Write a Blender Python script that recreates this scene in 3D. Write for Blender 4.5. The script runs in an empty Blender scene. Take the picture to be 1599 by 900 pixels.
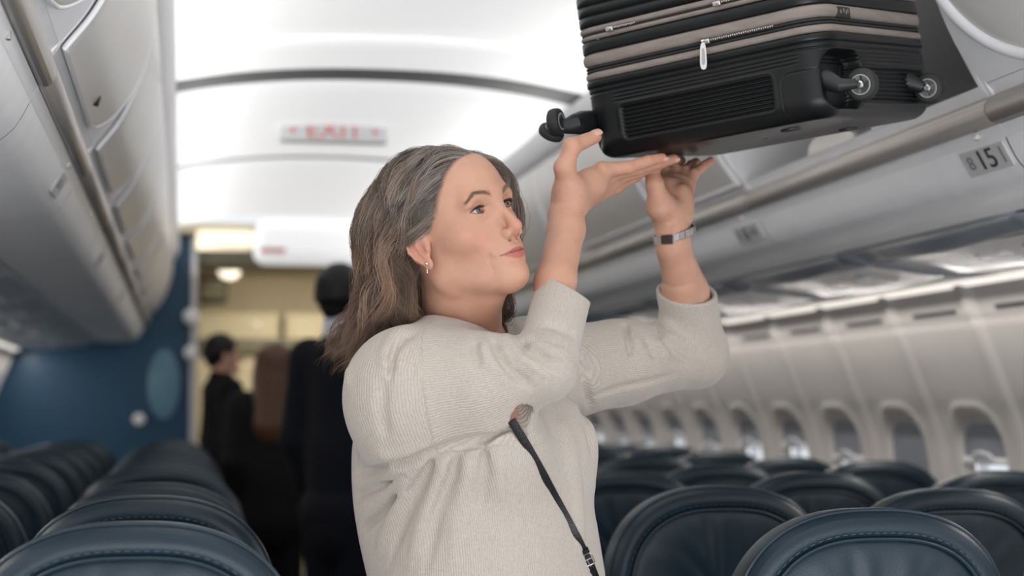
import bpy, bmesh, math, random
import numpy as np
from mathutils import Vector, Matrix

random.seed(5); rng = np.random.default_rng(11)
SC = bpy.context.scene
COL = SC.collection

# ------------------------------------------------------------------ camera
F = 2800.0                                   # focal length in pixels of the 1599-wide frame
PITCH = math.atan(190 / F)
YAW = math.atan(514.5 / F * math.cos(PITCH))
CAM = Vector((0, 0, 1.2))
fw = Vector((math.sin(YAW) * math.cos(PITCH), math.cos(YAW) * math.cos(PITCH), math.sin(PITCH)))
rt = Vector((math.cos(YAW), -math.sin(YAW), 0)); up = rt.cross(fw)
def at(px, py, Y):
    """world point at distance Y down the cabin seen at a pixel"""
    v = rt * (px - 799.5) - up * (py - 450) + fw * F
    return CAM + v * (Y / v.y)
cd = bpy.data.cameras.new('camera'); cam = bpy.data.objects.new('camera', cd); COL.objects.link(cam)
cam.location = CAM; cam.rotation_euler = (math.pi / 2 + PITCH, 0, -YAW)
cd.sensor_width = 36; cd.lens = F / 1599 * 36; cd.clip_start = .05; cd.clip_end = 200
cd.dof.use_dof = True; cd.dof.focus_distance = 2.5; cd.dof.aperture_fstop = 3.2
SC.camera = cam
# ------------------------------------------------------------------ light and exposure
w = bpy.data.worlds.new('world'); SC.world = w; w.use_nodes = True
w.node_tree.nodes['Background'].inputs[0].default_value = (.93, .96, 1, 1)
w.node_tree.nodes['Background'].inputs[1].default_value = .95
SC.view_settings.view_transform = 'Standard'; SC.view_settings.look = 'None'
SC.view_settings.exposure = 0.08; SC.view_settings.gamma = 1; SC.view_settings.use_curve_mapping = False
SC.cycles.use_denoising = True
SC.cycles.max_bounces = 8; SC.cycles.diffuse_bounces = 5; SC.cycles.sample_clamp_indirect = 6
CX = .545                                    # middle of the cabin
def area(name, loc, size, sizey, power, color, direction):
    l = bpy.data.lights.new(name, 'AREA'); l.shape = 'RECTANGLE'; l.size = size; l.size_y = sizey
    l.energy = power; l.color = color
    o = bpy.data.objects.new(name, l); COL.objects.link(o); o.location = loc
    o.rotation_euler = Vector(direction).to_track_quat('-Z', 'Y').to_euler()
    return o
# cove strips on top of the bins washing the ceiling, both sides of the aisle
def strip_light(name, x, z, wid, power, color, d):
    l = area(name, (x, 5.4, z), wid, 9.6, power, color, (0, 0, 1))
    zz = -Vector((d[0], 0, d[1])).normalized(); y = Vector((0, 1, 0)); xx = y.cross(zz)
    l.rotation_euler = Matrix((xx, y, zz)).transposed().to_euler()
for sgn in (-1, 1):
    strip_light('cove_light', CX + sgn * .50, 1.95, .14, 9, (1, .99, .975), (-sgn * .75, 1))
# sidewall strips under the bins
for sgn in (-1, 1):
    strip_light('sidewall_light', CX + sgn * 1.40, 1.512, .035, 24, (1, .95, .9), (-sgn * .30, -1))
# unseen fill light added low behind the camera to lift the bin undersides
area('low_fill_light', (.62, -.55, .35), 2.6, 1.1, 64, (.97, .98, 1), (0, 1, .75))
# lamps of the galley beyond the bulkhead
area('galley_light', (.9, 12.0, 2.1), .8, 1.2, 30, (1, .9, .72), (0, .3, -1))
# ------------------------------------------------------------------ materials
def mat(name, color=(.8, .8, .8), rough=.5, metal=0, noise=0, nscale=20, bump=0, bscale=200, emit=0, spec=.5, coat=0, sss=0, attr=None, stretch=(1, 1, 1), sheen=0):
    m = bpy.data.materials.new(name); m.use_nodes = True; nt = m.node_tree; N = nt.nodes; L = nt.links
    b = N['Principled BSDF']
    b.inputs['Base Color'].default_value = (*color, 1); b.inputs['Roughness'].default_value = rough
    b.inputs['Metallic'].default_value = metal; b.inputs['Specular IOR Level'].default_value = spec
    b.inputs['Coat Weight'].default_value = coat; b.inputs['Coat Roughness'].default_value = .15
    b.inputs['Sheen Weight'].default_value = sheen
    if sss:
        b.inputs['Subsurface Weight'].default_value = sss; b.inputs['Subsurface Radius'].default_value = (1, .35, .2)
        b.inputs['Subsurface Scale'].default_value = .006
    tc = N.new('ShaderNodeTexCoord'); mp = N.new('ShaderNodeMapping'); mp.inputs['Scale'].default_value = stretch
    L.new(tc.outputs['Object'], mp.inputs['Vector'])
    src = None
    if attr:
        a = N.new('ShaderNodeAttribute'); a.attribute_name = attr; src = a.outputs['Color']; L.new(src, b.inputs['Base Color'])
    if noise:
        n = N.new('ShaderNodeTexNoise'); n.inputs['Scale'].default_value = nscale; n.inputs['Detail'].default_value = 4
        L.new(mp.outputs[0], n.inputs['Vector'])
        mr = N.new('ShaderNodeMapRange'); mr.inputs['To Min'].default_value = 1 - noise; mr.inputs['To Max'].default_value = 1 + noise
        mr.inputs['From Min'].default_value = .25; mr.inputs['From Max'].default_value = .75
        L.new(n.outputs['Fac'], mr.inputs['Value'])
        mx = N.new('ShaderNodeMix'); mx.data_type = 'RGBA'; mx.blend_type = 'MULTIPLY'; mx.inputs['Factor'].default_value = 1
        if src: L.new(src, mx.inputs[6])
        else: mx.inputs[6].default_value = (*color, 1)
        L.new(mr.outputs[0], mx.inputs[7]); L.new(mx.outputs[2], b.inputs['Base Color'])
    if bump:
        n2 = N.new('ShaderNodeTexNoise'); n2.inputs['Scale'].default_value = bscale; n2.inputs['Detail'].default_value = 3
        L.new(mp.outputs[0], n2.inputs['Vector'])
        bp = N.new('ShaderNodeBump'); bp.inputs['Strength'].default_value = bump; bp.inputs['Distance'].default_value = .002
        L.new(n2.outputs['Fac'], bp.inputs['Height']); L.new(bp.outputs[0], b.inputs['Normal'])
    if emit:
        b.inputs['Emission Color'].default_value = (*color, 1); b.inputs['Emission Strength'].default_value = emit
    return m
M = {}
M['white'] = mat('bin_white_plastic', (.90, .90, .92), .38, noise=.03, bump=.08, bscale=900)
M['ceil'] = mat('ceiling_panel_added_glow', (.80, .80, .80), .5, noise=.02, nscale=3, emit=.62)  # emission added to even out the brightness of the cove-lit ceiling
M['covetrim'] = mat('cove_trim_grey', (.55, .55, .57), .4, noise=.03)
M['gap'] = mat('ceiling_joint_grey', (.20, .20, .20), .6, noise=.1)
M['door'] = mat('door_offwhite_plastic', (.68, .655, .63), .32, noise=.03, nscale=5)
M['rim'] = mat('door_edge_white', (.86, .86, .88), .3, noise=.02)
M['rail'] = mat('handrail_satin_taupe', (.42, .39, .36), .32, metal=.35, noise=.08, nscale=12, stretch=(6, .5, 6))
M['under'] = mat('underside_blue_grey_gloss', (.34, .38, .43), .22, metal=.25, noise=.06, nscale=4, coat=.4)
M['under_left'] = mat('underside_pale_grey', (.62, .63, .65), .35, noise=.06, nscale=4, coat=.2)
M['dark'] = mat('dark_recess', (.02, .022, .025), .6, noise=.2)
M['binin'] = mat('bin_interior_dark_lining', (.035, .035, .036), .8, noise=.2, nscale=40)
M['wall'] = mat('sidewall_warm_white', (.70, .665, .635), .5, noise=.03, nscale=6)
M['shade'] = mat('window_shade_grey', (.27, .285, .32), .5, noise=.06, nscale=15)
M['glass'] = mat('window_glass', (.95, .97, 1), .05)
_g = M['glass'].node_tree.nodes['Principled BSDF']; _g.inputs['Transmission Weight'].default_value = 1; _g.inputs['IOR'].default_value = 1.05
M['strip'] = mat('light_strip_cream', (1, .93, .85), .4, emit=.85)
M['floor'] = mat('aisle_carpet', (.30, .31, .33), .95, noise=.4, nscale=300, bump=.5, bscale=900)
M['blue'] = mat('bulkhead_blue_laminate', (.003, .060, .128), .38, noise=.12, nscale=2)
M['paleblue'] = mat('bulkhead_reflection_pale_blue', (.12, .26, .36), .35, noise=.1)
M['cream'] = mat('galley_cream_panel', (.62, .55, .40), .5, noise=.06, nscale=4)
M['olive'] = mat('galley_olive_trim', (.16, .15, .10), .5, noise=.1)
M['leather'] = mat('navy_leather', (.0050, .0185, .031), .42, noise=.25, nscale=7, bump=.22, bscale=420, spec=.42)
M['piping'] = mat('navy_leather_border', (.0062, .0210, .0340), .34, noise=.15, nscale=20, bump=.18, bscale=450, spec=.55)
M['stitch'] = mat('dark_stitching', (.05, .07, .09), .6, noise=.1)
M['metal'] = mat('brushed_steel', (.55, .54, .52), .3, metal=1, noise=.08, nscale=60)
M['red'] = mat('red_sign_letters', (.75, .20, .17), .5, noise=.03)
M['ink'] = mat('placard_ink_black', (.03, .03, .03), .6, noise=.1)
M['placard'] = mat('placard_pale_grey', (.56, .56, .57), .4, noise=.02)
M['signbox'] = mat('sign_housing_white', (.74, .74, .75), .4, noise=.02)

# ------------------------------------------------------------------ mesh helpers
def tag(o, label=None, cat=None, group=None, kind=None):
    for k, v in (('label', label), ('category', cat), ('group', group), ('kind', kind)):
        if v: o[k] = v
    return o
def empty(name, loc, label, cat, group=None):
    o = bpy.data.objects.new(name, None); COL.objects.link(o); o.location = loc; o.empty_display_size = .1
    return tag(o, label, cat, group)
def rel(parent):
    """offset of a parent chain (translations only)"""
    v = Vector((0, 0, 0))
    while parent is not None: v += Vector(parent.location); parent = parent.parent
    return v
def mesh_obj(name, V, Fc, m, parent=None, smooth=True, world=True):
    """vertices given in world coordinates; become local to the parent"""
    V = np.asarray(V, dtype=np.float64).reshape(-1, 3)
    if parent is not None and world: V = V - np.array(rel(parent))
    me = bpy.data.meshes.new(name)
    Fa = Fc if isinstance(Fc, np.ndarray) else None
    if Fa is not None:
        n, k = Fa.shape
        me.vertices.add(len(V)); me.vertices.foreach_set('co', V.astype(np.float32).ravel())
        me.loops.add(n * k); me.loops.foreach_set('vertex_index', Fa.astype(np.int32).ravel())
        me.polygons.add(n); me.polygons.foreach_set('loop_start', np.arange(0, n * k, k, dtype=np.int32))
        me.update(calc_edges=True); me.validate()
    else:
        me.from_pydata([tuple(v) for v in V], [], Fc); me.update()
    if smooth: me.polygons.foreach_set('use_smooth', np.ones(len(me.polygons), dtype=bool))
    for mm in (m if isinstance(m, (list, tuple)) else [m]): me.materials.append(mm)
    o = bpy.data.objects.new(name, me); COL.objects.link(o)
    if parent is not None: o.parent = parent
    return o
def set_color(o, name, C):
    a = o.data.attributes.new(name, 'FLOAT_COLOR', 'POINT')
    C = np.asarray(C, dtype=np.float32)
    if C.shape[1] == 3: C = np.concatenate([C, np.ones((len(C), 1), np.float32)], 1)
    a.data.foreach_set('color', C.ravel())
class MB:
    """collects shapes that become one mesh"""
    def __init__(s): s.V = []; s.F = []; s.mi = []; s.m = 0
    def add(s, V, Fc):
        n = len(s.V); s.V.extend([tuple(v) for v in V]); s.F.extend([tuple(i + n for i in f) for f in Fc]); s.mi.extend([s.m] * len(Fc)); return s
    def box(s, c, size, R=None):
        c = Vector(c); hx, hy, hz = [q / 2 for q in size]
        P = [Vector((x, y, z)) for x in (-hx, hx) for y in (-hy, hy) for z in (-hz, hz)]
        if R is not None: P = [R @ p for p in P]
        return s.add([c + p for p in P], [(0, 1, 3, 2), (4, 6, 7, 5), (0, 4, 5, 1), (2, 3, 7, 6), (0, 2, 6, 4), (1, 5, 7, 3)])
    def loft(s, rings, closed=True, cap=True):
        n = len(rings[0]); V = [p for r_ in rings for p in r_]; Fc = []
        for i in range(len(rings) - 1):
            for j in range(n if closed else n - 1):
                a = i * n + j; b = i * n + (j + 1) % n
                Fc.append((a, b, b + n, a + n))
        if cap and closed:
            Fc.append(tuple(range(n - 1, -1, -1))); Fc.append(tuple(range((len(rings) - 1) * n, len(rings) * n)))
        return s.add(V, Fc)
    def tube(s, pts, r_, seg=12, cap=True, ref=None, flat=1.0):
        pts = [Vector(p) for p in pts]; rings = []
        R_ = r_ if isinstance(r_, (list, tuple)) else [r_] * len(pts)
        prev = None
        for i, p in enumerate(pts):
            t = (pts[min(i + 1, len(pts) - 1)] - pts[max(i - 1, 0)]).normalized()
            if prev is None:
                a = Vector(ref) if ref else (Vector((0, 0, 1)) if abs(t.z) < .9 else Vector((1, 0, 0)))
            else: a = prev
            a = (a - t * a.dot(t)).normalized(); prev = a; b = t.cross(a)
            rings.append([p + (a * math.cos(q) * flat + b * math.sin(q)) * R_[i] for q in [2 * math.pi * k / seg for k in range(seg)]])
        return s.loft(rings, cap=cap)
    def lathe(s, c, axis, prof, seg=32):
        """prof: (distance along axis, radius)"""
        c = Vector(c); ax = Vector(axis).normalized(); a = Vector((0, 0, 1)) if abs(ax.z) < .9 else Vector((1, 0, 0))
        a = (a - ax * a.dot(ax)).normalized(); b = ax.cross(a)
        return s.loft([[c + ax * d_ + (a * math.cos(q) + b * math.sin(q)) * r_ for q in [2 * math.pi * k / seg for k in range(seg)]] for d_, r_ in prof])
    def build(s, name, m, parent=None, smooth=True, bevel=0, seg=2, autosm=None):
        o = mesh_obj(name, s.V, s.F, m, parent, smooth)
        if isinstance(m, (list, tuple)) and any(s.mi): o.data.polygons.foreach_set('material_index', s.mi)
        bm_ = bmesh.new(); bm_.from_mesh(o.data); bmesh.ops.recalc_face_normals(bm_, faces=bm_.faces); bm_.to_mesh(o.data); bm_.free()
        if bevel:
            md = o.modifiers.new('bevel', 'BEVEL'); md.width = bevel; md.segments = seg; md.limit_method = 'ANGLE'; md.angle_limit = .6
        if smooth: sharp(o, 40)
        return o
def sharp(o, deg):
    me = o.data; bm_ = bmesh.new(); bm_.from_mesh(me)
    for e in bm_.edges:
        if len(e.link_faces) == 2 and e.calc_face_angle(0) > math.radians(deg): e.smooth = False
    bm_.to_mesh(me); bm_.free()
def lerp_profile(P, n):
    """resample a polyline (list of 2-tuples) smoothly (Catmull-Rom)"""
    P = [np.array(p, float) for p in P]; P = [2 * P[0] - P[1]] + P + [2 * P[-1] - P[-2]]; out = []
    for i in range(1, len(P) - 2):
        for k in range(n):
            t = k / n; a, b, c, d_ = P[i - 1:i + 3]
            out.append(.5 * ((2 * b) + (-a + c) * t + (2 * a - 5 * b + 4 * c - d_) * t * t + (-a + 3 * b - 3 * c + d_) * t ** 3))
    out.append(P[-2]); return out
def copy_tree(o, parent=None):
    c = o.copy(); COL.objects.link(c); c.parent = parent
    for ch in list(KIDS.get(o.name, [])): copy_tree(ch, c)
    return c
KIDS = {}
def note_kids():
    KIDS.clear()
    for o in bpy.data.objects:
        if o.parent: KIDS.setdefault(o.parent.name, []).append(o)
def text(body, name, size, origin, right, upv, m, parent, extrude=.0006, center=True, sx=1.0):
    """lettering turned to a mesh lying in the plane right/up at origin"""
    cu = bpy.data.curves.new('lettering', 'FONT'); cu.body = body; cu.size = size; cu.extrude = extrude
    cu.align_x = 'CENTER' if center else 'LEFT'; cu.align_y = 'CENTER'
    tmp = bpy.data.objects.new('lettering_source', cu); COL.objects.link(tmp)
    dg = bpy.context.evaluated_depsgraph_get(); me = bpy.data.meshes.new_from_object(tmp.evaluated_get(dg))
    bpy.data.objects.remove(tmp); bpy.data.curves.remove(cu)
    r_ = Vector(right).normalized(); u_ = Vector(upv); u_ = (u_ - r_ * u_.dot(r_)).normalized(); n_ = r_.cross(u_)
    off = rel(parent); o3 = Vector(origin)
    for v in me.vertices: v.co = o3 + r_ * v.co.x * sx + u_ * v.co.y + n_ * v.co.z - off
    me.materials.clear(); me.materials.append(m)
    o = bpy.data.objects.new(name, me); COL.objects.link(o); o.parent = parent
    return o
# ================================================================== SCULPTING TOOLS
class Field:
    """distance field on a regular grid; shapes are blended in, brushed and meshed"""
    def __init__(s, lo, hi, h):
        s.lo = np.array(lo, float); s.h = h
        s.n = np.ceil((np.array(hi) - s.lo) / h).astype(int) + 1
        s.ax = [(s.lo[i] + np.arange(s.n[i]) * h).astype(np.float32) for i in range(3)]
        s.F = np.full(s.n, 1.0, np.float32)
    def sub(s, bmin, bmax):
        a = np.clip(np.floor((np.array(bmin) - s.lo) / s.h).astype(int), 0, s.n); b = np.clip(np.ceil((np.array(bmax) - s.lo) / s.h).astype(int) + 1, 0, s.n)
        sl = tuple(slice(a[i], b[i]) for i in range(3))
        X = s.ax[0][sl[0]][:, None, None]; Y = s.ax[1][sl[1]][None, :, None]; Z = s.ax[2][sl[2]][None, None, :]
        return sl, X, Y, Z
    def blend(s, fn, bmin, bmax, k, mode='+'):
        pad = k + .008
        sl, X, Y, Z = s.sub(np.array(bmin) - pad, np.array(bmax) + pad)
        if 0 in s.F[sl].shape: return s
        b = fn(X, Y, Z).astype(np.float32); a = s.F[sl]
        if mode == '+': hh = np.maximum(k - np.abs(a - b), 0) / k; s.F[sl] = np.minimum(a, b) - hh * hh * k * .25
        elif mode == '-': b = -b; hh = np.maximum(k - np.abs(a - b), 0) / k; s.F[sl] = np.maximum(a, b) + hh * hh * k * .25
        return s
    def ell(s, c, r_, k=.01, R=None, mode='+'):
        c = np.array(c, float); r_ = np.array(r_, float); m = r_.max()
        R = np.eye(3) if R is None else np.array(R)       # columns are the ellipsoid axes
        def fn(X, Y, Z):
            x, y, z = X - c[0], Y - c[1], Z - c[2]
            q = [(R[0, i] * x + R[1, i] * y + R[2, i] * z) for i in range(3)]
            k0 = np.sqrt(sum((q[i] / r_[i]) ** 2 for i in range(3))); k1 = np.sqrt(sum((q[i] / r_[i] ** 2) ** 2 for i in range(3))) + 1e-9
            return k0 * (k0 - 1) / k1
        if R is not None and not np.allclose(R, np.eye(3)): e = np.array([m] * 3)
        else: e = r_
        return s.blend(fn, c - e, c + e, k, mode)
    def cap(s, a, b, ra, rb, k=.01, mode='+', flat=None, fk=1.0):
        """tapering capsule; flat = axis along which the section is scaled by fk"""
        a = np.array(a, float); b = np.array(b, float); d_ = b - a; L2 = float(d_ @ d_) + 1e-12
        if flat is not None: fl = np.array(flat, float); fl = fl - d_ * (fl @ d_) / L2; fl /= np.linalg.norm(fl)
        def fn(X, Y, Z):
            x, y, z = X - a[0], Y - a[1], Z - a[2]
            t = np.clip((x * d_[0] + y * d_[1] + z * d_[2]) / L2, 0, 1)
            x = x - t * d_[0]; y = y - t * d_[1]; z = z - t * d_[2]
            q2 = x * x + y * y + z * z
            if flat is not None:
                w_ = x * fl[0] + y * fl[1] + z * fl[2]; q2 = q2 - w_ * w_ + (w_ / fk) ** 2
            dd = np.sqrt(q2) - (ra + (rb - ra) * t)
            return dd * (min(fk, 1.0) if flat is not None else 1)
        R_ = max(ra, rb) * max(fk, 1)
        return s.blend(fn, np.minimum(a, b) - R_, np.maximum(a, b) + R_, k, mode)
    def chain(s, P, R_, k=.01, mode='+', flat=None, fk=1.0, kj=None):
        for i in range(len(P) - 1): s.cap(P[i], P[i + 1], R_[i], R_[i + 1], k if i == 0 else (kj or k * .5), mode, flat, fk)
        return s
    def bump(s, c, r_, amp, R=None):
        """brush: moves the surface outwards by amp around c"""
        c = np.array(c, float); r_ = np.array([r_] * 3 if np.isscalar(r_) else r_, float)
        R = np.eye(3) if R is None else np.array(R); e = np.abs(R) @ r_ * 2.4
        sl, X, Y, Z = s.sub(c - e, c + e)
        if 0 in s.F[sl].shape: return s
        x, y, z = X - c[0], Y - c[1], Z - c[2]
        q = sum(((R[0, i] * x + R[1, i] * y + R[2, i] * z) / r_[i]) ** 2 for i in range(3))
        s.F[sl] -= (amp * np.exp(-q)).astype(np.float32)
        return s
    def stroke(s, P, w_, amp, taper=True):
        """brush stroke along a polyline (all world/local 3-D points)"""
        P = np.array(P, float)
        sl, X, Y, Z = s.sub(P.min(0) - 2.6 * w_, P.max(0) + 2.6 * w_)
        if 0 in s.F[sl].shape: return s
        best = None; tb = None; n = len(P) - 1
        for i in range(n):
            a = P[i]; d_ = P[i + 1] - a; L2 = float(d_ @ d_) + 1e-12
            t = np.clip(((X - a[0]) * d_[0] + (Y - a[1]) * d_[1] + (Z - a[2]) * d_[2]) / L2, 0, 1)
            q = (X - a[0] - t * d_[0]) ** 2 + (Y - a[1] - t * d_[1]) ** 2 + (Z - a[2] - t * d_[2]) ** 2
            tt = (i + t) / n
            if best is None: best, tb = q, tt
            else: m_ = q < best; best = np.where(m_, q, best); tb = np.where(m_, tt, tb)
        g = np.exp(-best / (w_ * w_))
        if taper: g = g * np.clip(np.sin(np.pi * np.clip(tb, .03, .97)) * 1.6, 0, 1)
        s.F[sl] -= (amp * g).astype(np.float32)
        return s
    def cut(s, p, n_, k=.004):
        """removes everything on the side the normal points to"""
        p = np.array(p, float); n_ = np.array(n_, float); n_ /= np.linalg.norm(n_)
        X, Y, Z = s.ax[0][:, None, None], s.ax[1][None, :, None], s.ax[2][None, None, :]
        b = ((X - p[0]) * n_[0] + (Y - p[1]) * n_[1] + (Z - p[2]) * n_[2]).astype(np.float32)
        hh = np.maximum(k - np.abs(s.F - b), 0) / k; s.F = np.maximum(s.F, b) + hh * hh * k * .25
        return s
    def mesh(s):
        """surface nets"""
        Fv = s.F; ins = Fv < 0
        n0, n1, n2 = Fv.shape
        c = ins[:-1, :-1, :-1].astype(np.int8)
        tot = np.zeros((n0 - 1, n1 - 1, n2 - 1), np.int8)
        for i in (0, 1):
            for j in (0, 1):
                for k in (0, 1): tot += ins[i:n0 - 1 + i, j:n1 - 1 + j, k:n2 - 1 + k]
        act = (tot > 0) & (tot < 8)
        I = np.argwhere(act); nv = len(I)
        vid = np.full(act.shape, -1, np.int64); vid[act] = np.arange(nv)
        acc = np.zeros((nv, 3)); cnt = np.zeros(nv)
        for ax in range(3):
            o1, o2 = [q for q in range(3) if q != ax]
            for u_ in (0, 1):
                for v_ in (0, 1):
                    o = np.zeros(3, int); o[o1] = u_; o[o2] = v_; o_ = o.copy(); o_[ax] = 1
                    A = Fv[I[:, 0] + o[0], I[:, 1] + o[1], I[:, 2] + o[2]]; B = Fv[I[:, 0] + o_[0], I[:, 1] + o_[1], I[:, 2] + o_[2]]
                    m_ = (A < 0) != (B < 0); t = np.where(m_, A / np.where(m_, A - B, 1), 0)
                    P = np.tile(o.astype(float), (nv, 1)); P[:, ax] += t
                    acc[m_] += P[m_]; cnt[m_] += 1
        V = (I + acc / cnt[:, None]) * s.h + s.lo
        Q = []
        for ax in range(3):
            o1, o2 = (ax + 1) % 3, (ax + 2) % 3
            sa = [slice(1, -1)] * 3; sa[ax] = slice(0, -1); sb = list(sa); sb[ax] = slice(1, None)
            A = ins[tuple(sa)]; B = ins[tuple(sb)]
            for flip, m_ in ((False, A & ~B), (True, ~A & B)):
                E = np.argwhere(m_)
                if not len(E): continue
                E = E.copy(); 
                for q in range(3):
                    if q != ax: E[:, q] += 1
                def g(d1, d2):
                    G = E.copy(); G[:, o1] -= d1; G[:, o2] -= d2; return vid[G[:, 0], G[:, 1], G[:, 2]]
                q_ = np.stack([g(1, 1), g(0, 1), g(0, 0), g(1, 0)], 1)
                Q.append(q_[:, ::-1] if flip else q_)
        Q = np.concatenate(Q); Q = Q[(Q >= 0).all(1)]
        return V, Q
def smooth_mesh(V, Q, it=2, lam=.5):
    """light Taubin smoothing of the net"""
    E = np.concatenate([Q[:, [0, 1]], Q[:, [1, 2]], Q[:, [2, 3]], Q[:, [3, 0]]]); E = np.concatenate([E, E[:, ::-1]])
    deg = np.bincount(E[:, 0], minlength=len(V)).astype(float)
    for i in range(it * 2):
        S = np.stack([np.bincount(E[:, 0], weights=V[E[:, 1], j], minlength=len(V)) for j in range(3)], 1) / np.maximum(deg, 1)[:, None]
        V = V + (lam if i % 2 == 0 else -lam * 1.02) * (S - V)
    return V
def strands_mesh(name, P, Rr, Cc, m, parent):
    """P (n,p,3) centre lines, Rr (n,p) radii, Cc (n,p,3) colours -> three-sided tubes in one mesh"""
    n, p, _ = P.shape
    T = np.gradient(P, axis=1); T /= np.linalg.norm(T, axis=2, keepdims=True) + 1e-9
    ref = np.array([.3, -.5, .81]); A = np.cross(T, ref); A /= np.linalg.norm(A, axis=2, keepdims=True) + 1e-9
    B = np.cross(T, A); V = []
    for q in (0, 2 * math.pi / 3, 4 * math.pi / 3): V.append(P + (A * math.cos(q) + B * math.sin(q)) * Rr[:, :, None])
    V = np.stack(V, 2).reshape(-1, 3)
    idx = np.arange(n * p * 3).reshape(n, p, 3); a = idx[:, :-1]; b = idx[:, 1:]
    Q = np.stack([a, np.roll(a, -1, 2), np.roll(b, -1, 2), b], -1).reshape(-1, 4)
    o = mesh_obj(name, V, Q, m, parent); set_color(o, 'tint', np.repeat(Cc.reshape(-1, 3), 3, 0)); return o
def rotm(a, b, c):
    ca, sa, cb, sb, cc, sc_ = math.cos(a), math.sin(a), math.cos(b), math.sin(b), math.cos(c), math.sin(c)
    return np.array([[ca, -sa, 0], [sa, ca, 0], [0, 0, 1]]) @ np.array([[cb, 0, sb], [0, 1, 0], [-sb, 0, cb]]) @ np.array([[1, 0, 0], [0, cc, -sc_], [0, sc_, cc]])
SHO = (np.array(at(632, 594, 2.43)), np.array(at(835, 562, 2.67)))
NHAIR = 19000
M['greyink'] = mat('placard_ink_grey', (.22, .22, .23), .6, noise=.1)
# ================================================================== THE CABIN
Z0 = 1.2
Y0, Y1 = 1.0, 10.3
def mx(x, side): return x if side > 0 else 2 * CX - x
# ---- floor
MB().box((CX, 6.2, -.03), (3.5, 14.5, .06)).build('floor', M['floor'], smooth=False)['kind'] = 'structure'
# ---- ceiling: arched panels with joints
def ceil_z(x, lift=0):
    u = (x - CX) / .59
    return Z0 + .957 + lift - .057 * abs(u) ** 2.3
def ceiling_panel(ya, yb, m, lift=0, dip=0, name='ceiling'):
    nx, ny = 40, 16; V = []; 
    for j in range(ny + 1):
        t = j / ny; y = ya + (yb - ya) * t
        edge = min(t, 1 - t) * (yb - ya)
        ro = .022 * max(0, 1 - edge / .05) ** 2
        for i in range(nx + 1):
            x = CX - .66 + 1.32 * i / nx
            V.append((x, y, ceil_z(x, lift) - dip * math.sin(math.pi * t) ** 1 + ro))
    Fq = [(j * (nx + 1) + i, j * (nx + 1) + i + 1, (j + 1) * (nx + 1) + i + 1, (j + 1) * (nx + 1) + i) for j in range(ny) for i in range(nx)]
    o = mesh_obj(name, V, Fq, m); o['kind'] = 'structure'
    md = o.modifiers.new('thick', 'SOLIDIFY'); md.thickness = .012; md.offset = 1
    return o
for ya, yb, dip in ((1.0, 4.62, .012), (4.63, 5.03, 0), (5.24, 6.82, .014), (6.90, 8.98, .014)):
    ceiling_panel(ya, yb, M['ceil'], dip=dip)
for ya, yb in ((5.032, 5.238), (6.822, 6.898)): ceiling_panel(ya, yb, M['gap'], lift=.006)
ceiling_panel(.9, 9.3, M['gap'], lift=.035)
# ---- trim along the top of the bins and the light cove
for side in (1, -1):
    b = MB(); nm = 'trim_1' if side > 0 else 'trim_2'
    P = [(1.163, .808), (1.155, .83), (1.128, .862), (1.118, .893), (1.135, .897), (1.15, .87), (1.19, .84), (1.25, .95)]
    b.loft([[(mx(x, side), y, Z0 + z) for x, z in P] for y in np.linspace(Y0, 10.2, 10)], closed=False)
    o = b.build(nm, M['covetrim']); o['kind'] = 'structure'
    md = o.modifiers.new('thick', 'SOLIDIFY'); md.thickness = .004
# ---- overhead bins
DOORP = [(1.16, .808), (1.168, .74), (1.19, .66), (1.225, .585), (1.268, .527)]
def door_mesh(ya, yb, side, rad=.30):
    prof = lerp_profile(DOORP, 8); n = len(prof)
    cum = [0]
    for i in range(1, n): cum.append(cum[-1] + float(np.linalg.norm(prof[i] - prof[i - 1])))
    L = cum[-1]; W = (yb - ya) / 2 - .008; yc = (ya + yb) / 2; nt = 40
    def pt(i, v, off):
        a = prof[max(i - 1, 0)]; b = prof[min(i + 1, n - 1)]; t = (b - a) / np.linalg.norm(b - a); nrm = np.array((-t[1] * -1, -t[0] * -1)) * -1
        nrm = np.array((t[1], -t[0]))          # towards the aisle
        if nrm[0] > 0: nrm = -nrm
        s_ = L - cum[i]; inset = 0
        if s_ < rad: inset = rad * (1 - math.sqrt(max(0, 1 - (1 - s_ / rad) ** 2)))
        w_ = W
        p = prof[i] + nrm * off
        return (mx(p[0], side), yc + w_ * v - inset * (v + 1) / 2, Z0 + p[1])
    vs = [-1 + 2 * k / nt for k in range(nt + 1)]
    rim_t, th = .014, .010
    V = []; Fc = []
    for off in (th, 0):
        for i in range(n):
            for v in vs:
                edge = (1 - abs(v)) * W; e2 = min(edge, .4)
                o2 = off - (.004 * max(0, 1 - e2 / .03) if off else 0)
                V.append(pt(i, v, o2))
    m_ = len(vs)
    for k in range(2):
        for i in range(n - 1):
            for j in range(m_ - 1):
                a = k * n * m_ + i * m_ + j; Fc.append((a, a + 1, a + m_ + 1, a + m_))
    B = n * m_
    for i in range(n - 1):
        for j in (0, m_ - 1):
            a = i * m_ + j; Fc.append((a, a + m_, a + m_ + B, a + B))
    for j in range(m_ - 1):
        for i in (0, n - 1):
            a = i * m_ + j; Fc.append((a, a + 1, a + 1 + B, a + B))
    # rim line: a slim bead following sides and bottom
    rim = [pt(i, -1, th * .5) for i in range(0, n)] + [pt(n - 1, v, th * .5) for v in vs[1:-1]] + [pt(i, 1, th * .5) for i in range(n - 1, -1, -1)]
    return V, Fc, rim, pt, n
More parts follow.
